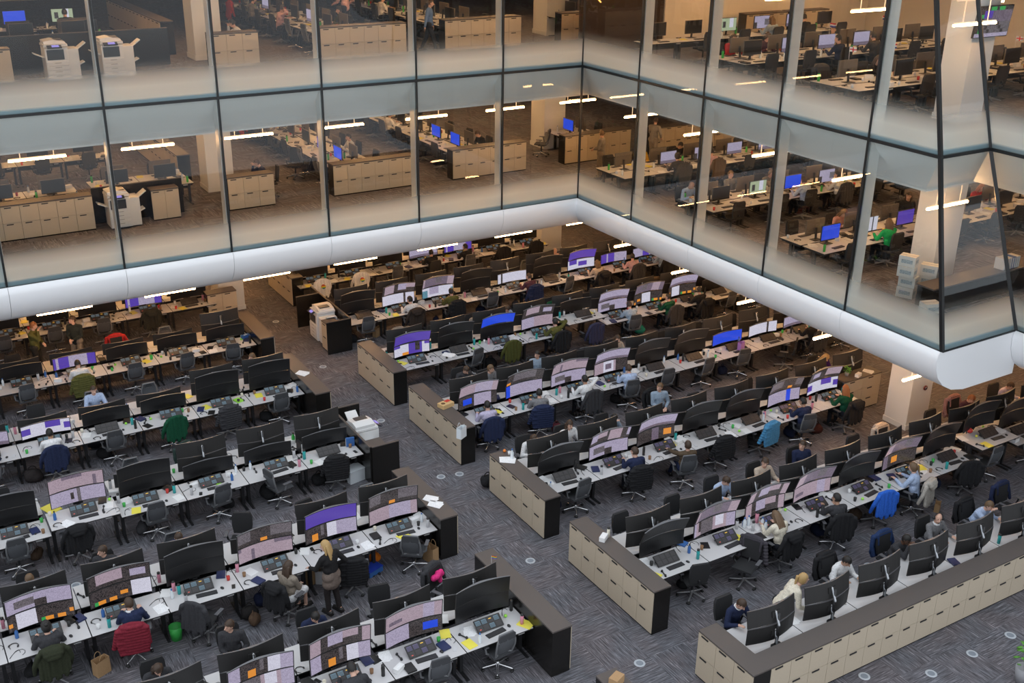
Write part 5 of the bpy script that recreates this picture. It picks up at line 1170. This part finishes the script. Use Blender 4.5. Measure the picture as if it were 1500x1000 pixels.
# screen hung on the column
r = D.objects.new('television', None); COL.objects.link(r); r.location = (25.05, 18.08, 11.47); r.rotation_euler = (.10, 0, 0); tag(r, 'large wall screen with news picture hung on the white column', 'television')
mb = MB(); mb.b2(-.66, .66, -.03, .03, -.39, .39, 0, .008); ob('housing', mb.mesh('tv', M_house), r); mb = MB(); mb.b2(-.15, .15, .03, .14, -.1, .1); ob('bracket', mb.mesh('tv_bracket', M_black), r)
mb = MB()
for i in range(12):
    for j in range(8):
        x0, x1, z0, z1 = -.64+1.28*i/12, -.64+1.28*(i+1)/12, -.37+.74*j/8, -.37+.74*(j+1)/8
        k = 'l' if j == 0 else 'd' if j == 7 else ('e' if i == 1 and j % 2 else 'd') if i < 2 else 'm' if j > 3 and i > 4 else 'i' if j > 4 else 'g' if (i+j) % 5 else 'd'
        if j == 7 and 4 <= i <= 9: k = 'e' if i in (4, 5, 7, 8) else 'd'
        mb.quad((x0, -.033, z0), (x1, -.033, z0), (x1, -.033, z1), (x0, -.033, z1), 'ldemig'.index(k), ((i/12, j/8), ((i+1)/12, j/8), ((i+1)/12, (j+1)/8), (i/12, (j+1)/8)))
ob('screen', mb.mesh('tv_screen', [SCR[c] for c in 'ldemig'], norm=False), r)
# framed pictures on the core wall
for k, x in enumerate((27.6, 29.3, 31.0, 32.7)):
    r = ob('picture_frame', cached('pf', lambda: (lambda mb: (mb.b2(-.5, .5, -.02, .02, -.36, .36), mb.mesh('frame', M_black))[1])(MB())), None, (x, 32.67, Z2+2.0)); tag(r, 'framed ochre picture on the cream wall, %s from the dark glazing' % ORD[k], 'picture', 'framed pictures')
    ob('print', cached('pp', lambda: (lambda mb: (mb.b2(-.46, .46, -.024, -.02, -.32, .32), mb.mesh('print', mat('ochre_print', (.55, .33, .12), .7, noise=.3, nscale=8)))[1])(MB())), r)
# little flags
def flag_mat(kind):
    if kind in MATS: return MATS[kind]
    m = D.materials.new(kind); m.use_nodes = True; nt = m.node_tree; b = nt.nodes['Principled BSDF']; L = nt.links.new
    uv = nt.nodes.new('ShaderNodeUVMap'); sp = nt.nodes.new('ShaderNodeSeparateXYZ'); L(uv.outputs['UV'], sp.inputs[0])
    if kind == 'flag_tricolour' or kind == 'flag_rainbow':
        cr = nt.nodes.new('ShaderNodeValToRGB'); cr.color_ramp.interpolation = 'CONSTANT'; e = cr.color_ramp.elements
        cs = [(.02, .05, .35), (.8, .8, .8), (.7, .03, .03)] if kind == 'flag_tricolour' else [(.3, .05, .4), (.03, .1, .6), (.05, .45, .1), (.85, .75, .05), (.85, .3, .03), (.7, .03, .03)]
        e[0].color = (*cs[0], 1); e[1].position = 1/len(cs); e[1].color = (*cs[1], 1)
        for k in range(2, len(cs)): q = e.new(k/len(cs)); q.color = (*cs[k], 1)
        L(sp.outputs['Y'], cr.inputs['Fac']); L(cr.outputs['Color'], b.inputs['Base Color'])
    else:
        def band(o):
            a = nt.nodes.new('ShaderNodeMath'); a.operation = 'SUBTRACT'; a.inputs[1].default_value = .5; c = nt.nodes.new('ShaderNodeMath'); c.operation = 'ABSOLUTE'; d = nt.nodes.new('ShaderNodeMath'); d.operation = 'LESS_THAN'; d.inputs[1].default_value = .12 if o == 'Y' else .09
            L(sp.outputs[o], a.inputs[0]); L(a.outputs[0], c.inputs[0]); L(c.outputs[0], d.inputs[0]); return d
        x, y = band('X'), band('Y'); mx = nt.nodes.new('ShaderNodeMath'); mx.operation = 'MAXIMUM'; L(x.outputs[0], mx.inputs[0]); L(y.outputs[0], mx.inputs[1])
        mc = nt.nodes.new('ShaderNodeMix'); mc.data_type = 'RGBA'; mc.inputs[6].default_value = (.8, .8, .78, 1); mc.inputs[7].default_value = (.7, .03, .03, 1); L(mx.outputs[0], mc.inputs[0]); L(mc.outputs[2], b.inputs['Base Color'])
    MATS[kind] = m; return m
def flag(p, rz, kind, label, s=1.):
    r = ob('hand_flag', simple(flagpole_mb, 'flagpole', cm('white')), None, p, (.25, 0, rz)); r.scale = (s,)*3; tag(r, label, 'flag', 'little desk flags'); o = ob('flag_cloth', simple(flag_mb, 'flagcloth', M_paper), r); omat(o, flag_mat(kind))
for x, y, kd, ds in ((23.3, 20.98, 'flag_cross', 'white flag with red cross on first far-side monitor, first east bench'), (24.85, 20.98, 'flag_tricolour', 'tricolour flag on second far-side monitor, first east bench'), (29.42, 20.36, 'flag_cross', 'white flag with red cross on fifth near-side monitor, first east bench'), (30.95, 20.98, 'flag_cross', 'white flag with red cross on sixth far-side monitor, first east bench'),
                     (25.15, 24.96, 'flag_cross', 'white flag with red cross on second near-side monitor, second east bench'), (26.7, 24.96, 'flag_tricolour', 'tricolour flag on third near-side monitor, second east bench'), (29.75, 25.58, 'flag_tricolour', 'tricolour flag on fifth far-side monitor, second east bench')):
    flag((x, y, Z2+.75+.585), -1.0, kd, ds+', upper storey', 1.3)
pts = [(23.25, 11.75), (23.32, 11.45), (23.52, 11.3), (23.55, 11.1), (23.38, 10.95), (23.33, 10.75), (23.5, 10.6)]
mb = MB()
for a, b in zip(pts, pts[1:]): mb.cap((a[0], 32.70, a[1]), (b[0], 32.70, b[1]), .022, n=7)
tag(ob('squiggle_tube', mb.mesh('luminous', mat('luminous_orange', (.8, .4, .1), .4, emit=(1, .48, .12), es=2.2))), 'squiggling orange neon tube on the dark glazing, upper storey', 'lamp')  # orange squiggle modelled as a glowing tube before the glazing

# ------------------------------------------------------------------ single things on the ground floor, where the photograph shows them
DZ = .782
def onp(kind, col, u, v, z, rz, label, group=None, sc=1.): p = at(u, v, z); return prop(kind, col, p.x, p.y, p.z, rz, label, group, sc)
onp('papers', 'white', 744, 674, 1.101, .9, 'white papers on the cabinet end of the third row right of aisle', None, 1.3)
onp('papers', 'white', 631, 731, 1.101, .5, 'white papers on the dark cabinet, nearer the aisle', None, 1.1); onp('papers', 'white', 638, 739, 1.101, .6, 'white papers on the dark cabinet, nearer the desk', None, 1.1)
onp('papers', 'white', 657, 520, 1.101, .5, 'white papers on the cabinet end of the fifth row right of aisle', None, 1.2); onp('papers', 'white', 443, 547, 1.101, .5, 'white papers on the dark cabinet of the fourth row left of aisle', None, 1.2)
onp('box', 'white', 884, 790, 1.101, .6, 'white tissue box on the cabinet end of the second row right of aisle', None, 1.1); onp('flask', 'cream', 891, 786, 1.101, 0, 'cream bottle beside the tissue box on the cabinet end')
onp('fruit', 'orange', 739, 662, 1.101, 0, 'orange lying on the cabinet end of the third row right of aisle', None, 1.2); onp('cup', 'white', 746, 666, 1.101, 0, 'white cup on the cabinet end beside an orange'); onp('bottle', 'white', 750, 671, 1.101, 0, 'clear bottle on the cabinet end beside a white cup', None, 1.2)
onp('pad', 'yellow', 770, 914, DZ, .5, 'yellow notepad at the desk corner by the dark cabinet, first row left of aisle', None, 1.1)
onp('book', 'blue', 650, 757, DZ, .4, 'blue books piled by the dark cabinet, second row left of aisle', None, 1.5); onp('cup', 'red', 657, 765, DZ, 0, 'red mug beside the blue books, second row left of aisle')
onp('pad', 'yellow', 593, 786, DZ, .4, 'yellow notepad on the desk edge, second row left of aisle', None, 1.2); onp('pad', 'yellow', 75, 745, .902, .4, 'yellow sheets on the raised desk, third row left of aisle', None, 1.5)
onp('binder', 'blue', 513, 653, DZ, 1.4, 'blue folder standing by the printer panel, third row left of aisle', None, .8); onp('binder', 'black', 440, 662, DZ, .1, 'black binder standing between desks, third row left of aisle')
onp('flask', 'teal', 446, 672, DZ, 0, 'teal bottle before the black binder, third row left of aisle', None, 1.1); onp('bottle', 'green', 430, 648, DZ, 0, 'green bottle behind the dark monitor, third row left of aisle', None, 1.3)
onp('book', 'lime', 349, 587, DZ, .3, 'bright green pad on the desk, fourth row left of aisle'); onp('book', 'lime', 318, 707, DZ, .3, 'bright green cloth on keyboard, third row left of aisle', None, .7)
onp('box', 'blue', 360, 495, DZ, .3, 'blue tissue box by the dark cabinet, fifth row left of aisle', None, 1.2); onp('cup', 'green', 222, 526, DZ, 0, 'green cup at desk edge, fifth row left of aisle', None, 1.3)
onp('flask', 'purple', 942, 844, DZ, 0, 'purple spray bottle by the cabinet end, second row right of aisle', None, 1.1); onp('book', 'blue', 998, 796, DZ, .4, 'flat blue folder under dark monitor, second row right of aisle')
onp('flask', 'pink', 1108, 765, DZ, 0, 'pink flask among water bottles, second row right of aisle', None, 1.2)
for k, (u, v) in enumerate(((1090, 772), (1096, 769), (1116, 771), (1121, 776))): onp('bottle', 'white', u, v, DZ, 0, 'clear water bottle by the pink flask, %s from the aisle, second row right of aisle' % ORD[k], 'clear bottles', 1.15)
onp('fruit', 'red', 1420, 634, 1.07, 0, 'red ball on a stand, raised desk, second row right of aisle', None, 2.2); onp('fruit', 'yellow', 1430, 640, 1.07, 0, 'yellow ball beside the red one, raised desk, second row right of aisle', None, 1.0)
p = at(653, 595, 1.10); mb = MB(); mb.box((0, 0, .06), (.40, .26, .12), 0, None, .004); r = ob('wooden_box', mb.mesh('woodbox', mat('pale_wood', (.62, .42, .20), .5, noise=.1)), None, p, (0, 0, .25)); mb = MB(); mb.box((.10, .05, .122), (.16, .12, .006)); ob('red_cloth', mb.mesh('redcloth', cm('red')), r); mb = MB(); mb.cap((-.10, 0, .12), (-.10, 0, .124), .06, n=14, round_=False); ob('round_emblem', mb.mesh('emb', mat('emblem_brown', (.15, .08, .03), .5)), r); tag(r, 'pale wooden box with red cloth on the cabinet end, fourth row right of aisle', 'box')
onp('box', 'white', 1257, 551, 1.101, .3, 'white box with blue tape on the drawers by the white column'); onp('papers', 'white', 1272, 544, 1.101, .3, 'white papers on the drawers by the white column')
p = at(1240, 550, 1.101); r = ob('potted_plant', simple(lambda: (lambda mb: (mb.lathe([(0, 0), (.05, 0), (.065, .11), (.055, .11), (.0, .10)]), mb)[1])(MB()), 'pot', cm('grey')), None, p); ob('leaves', simple(plant_mb, 'leaves', mat('leaf_green', (.10, .30, .04), .5)), r); tag(r, 'small green potted plant on the drawers by the white column', 'plant')
p = at(1496, 998, .0); r = ob('potted_plant', simple(lambda: (lambda mb: (mb.lathe([(0, 0), (.13, 0), (.17, .36), (.15, .36), (.0, .33)]), mb)[1])(MB()), 'bigpot', cm('grey')), None, (p.x, p.y, 0)); o = ob('leaves', simple(plant_mb, 'leaves', mat('leaf_green', (.10, .30, .04), .5)), r, (0, 0, .2)); o.scale = (2.2, 2.2, 2.2); tag(r, 'green leafy plant at the lower corner beyond the cabinet wall', 'plant')
bag(*at(150, 985, 0), .4, 'brown paper bag beside the burgundy jacket, second row left of aisle'); bag(*at(631, 820, 0), 1.9, 'brown paper bag against the dark cabinet end, second row left of aisle', None, 1.1)
bag(*at(1372, 748, 0), .5, 'small brown paper bag beside the pale parka, second row right of aisle', None, .7); bag(*at(1078, 446, DZ), .3, 'purple carrier bag on the desk, fourth row right of aisle', cm('violet'), .7) if False else bag(*at(1085, 512, DZ), .3, 'purple carrier bag on the desk, fourth row right of aisle', cm('violet'), .75)
bag(*at(798, 713-100, 1.101), .5, 'x', None) if False else None
bag(*at(676, 640, 1.101), .5, 'clear white plastic bag on the cabinet end, fourth row right of aisle', M_clear, .85)
bag(*at(552, 492, 0), .5, 'tan paper bag beside the grey chair, sixth row right of aisle', None, .9)
bag(*at(458, 852, 0), .3, 'brown paper carrier under the desk by the standing person', None, 1.1); bag(*at(470, 850, 0), 1.0, 'grey carrier bag under the desk by the standing person', cm('silver'), 1.0)
sack(*at(366, 905, 0), .4, 'black bag on the floor behind the seated person in white skirt', (.02, .018, .018), 1.0); sack(*at(373, 914, 0), 1.2, 'brown handbag on the floor, second row left of aisle', (.09, .055, .035), .9)
sack(*at(714, 712, 0), .3, 'black rucksack behind the cabinet end, third row right of aisle', (.02, .02, .02), 1.1); sack(*at(50, 705, 0), .3, 'dark bag on the floor below the navy suit jacket, third row left of aisle', (.03, .025, .025), 1.2)
sack(*at(140, 655, 0), .4, 'black rucksack under the desk, fourth row left of aisle', (.02, .02, .025), 1.2); sack(*at(936, 488, 0), .2, 'teal and grey rucksack on the floor, fifth row right of aisle', (.02, .25, .20), 1.1)
sack(*at(1195, 634, 0), .2, 'black bag with red patch on the floor, third row right of aisle', (.05, .015, .012), 1.0); sack(*at(818, 700, 0), .2, 'mauve cloth bag under the desk, third row right of aisle' if False else 'dark red and blue bag beside puffer jacket, fourth row right of aisle', (.10, .03, .05), .9) if False else sack(*at(815, 632, 0), .2, 'dark red and navy bag beside puffer jacket, fourth row right of aisle', (.10, .02, .03), .9)
def binp(u, v, col, label):
    p = at(u, v, 0); r = ob('waste_bin', simple(bin_mb, 'bin', cm('teal')), None, p); omat(r, cm(col)); tag(r, label, 'bin')
binp(875, 600, 'teal', 'teal waste bin beside charcoal jacket, fourth row right of aisle'); binp(259, 935, 'green', 'green tub on the floor under the desk, second row left of aisle')
p = at(519, 702, 0); r = ob('storage_crate', simple(crate_mb, 'crate', M_clear), None, p, (0, 0, .2)); r.scale = (1.2,)*3; tag(r, 'clear plastic crate on the floor by the printer panel, third row left of aisle', 'crate')
p = at(545, 838, 0); mb = MB(); mb.box((0, 0, .07), (.42, .30, .14), 0, None, .015); r = ob('storage_case', mb.mesh('case', cm('blue')), None, p, (0, 0, .35)); mb = MB(); mb.box((0, 0, .145), (.43, .31, .02), 0, None, .006); ob('lid', mb.mesh('case_lid', mat('case_blue', (.02, .05, .38), .35)), r); tag(r, 'blue flat storage case on the floor, second row left of aisle', 'case')
o = sack(*at(549, 822, 0), .4, 'orange plastic bag under the desk, second row left of aisle', (.75, .20, .02), .75)
o = prop('papers', 'white', *at(504, 827, 0.002)[:], .5, 'sheet of paper lying on the floor beside the blue case')
p = Vector((9.02, 17.60, 0)); mb = MB()
for a, b, ra, rb in (((-.12, 0, 0), (.10, .02, .02), .075, .06), ((0, .05, .05), (.02, -.10, -.05), .07, .05), ((-.08, -.02, .06), (.08, .06, .05), .06, .06)): mb.cap(a, b, ra, rb)
r = ob('scarf', voxel(mb, 'scarf', cloth((.75, .04, .22)), .012, 4), None, (p.x, p.y, .84), (.7, 0, .2)); tag(r, 'bright pink scarf lying on the chair with black coat, first row left of aisle', 'scarf')
flag((9.66, 16.44, 1.64), -.6, 'flag_rainbow', 'small rainbow flag on a monitor top, first row left of aisle', .8)
person('bend', 14.62, 13.12, 0, math.radians(-116), 'person in cream knitted top leaning over a desk behind the cabinet wall', NV['cream'], 'pony', 'blonde', (.03, .03, .035))
# people standing in the gangways
p = at(489, 896, 0); r = person('stand', p.x, p.y, 0, .35, 'person in black top with long blonde hair standing at a desk', (.018, .017, .018), 'long', 'blonde', (.03, .026, .026))
mb = MB(); mb.cap((-.07, .01, .74), (.07, .01, .74), .145); mb.cap((-.07, .01, .90), (.07, .01, .90), .145); mb.cap((0, .01, .74), (0, .015, .98), .17, .15); ob('skirt', voxel(mb, 'skirt_taupe', cloth((.17, .13, .11)), .014, 4), r)
p = at(50, 560, 0); person('face', 3.75, 34.55, 0, -2.2, 'person in olive jumper standing, hand to face, fifth row left of aisle', NV['olive'], 'short', 'ginger', (.03, .03, .03))
person('clasp', 4.95, 34.45, 0, 2.5, 'person in dark jumper standing with hands clasped, fifth row left of aisle', (.025, .03, .028), 'thick', 'brown', NV['taupe'])
# signal plate on the white column
p = Vector((25.15, 18.23, 1.25)); mb = MB(); mb.cap((0, 0, 0), (0, -.03, 0), .075, n=14, round_=False); r = ob('call_point', mb.mesh('callpoint', mat('dark_red', (.18, .02, .02), .4)), None, p); mb = MB(); mb.cap((0, -.03, 0), (0, -.04, 0), .04, n=12, round_=False); ob('button', mb.mesh('callbutton', M_silver), r); tag(r, 'round dark red call point on the white column', 'call point')
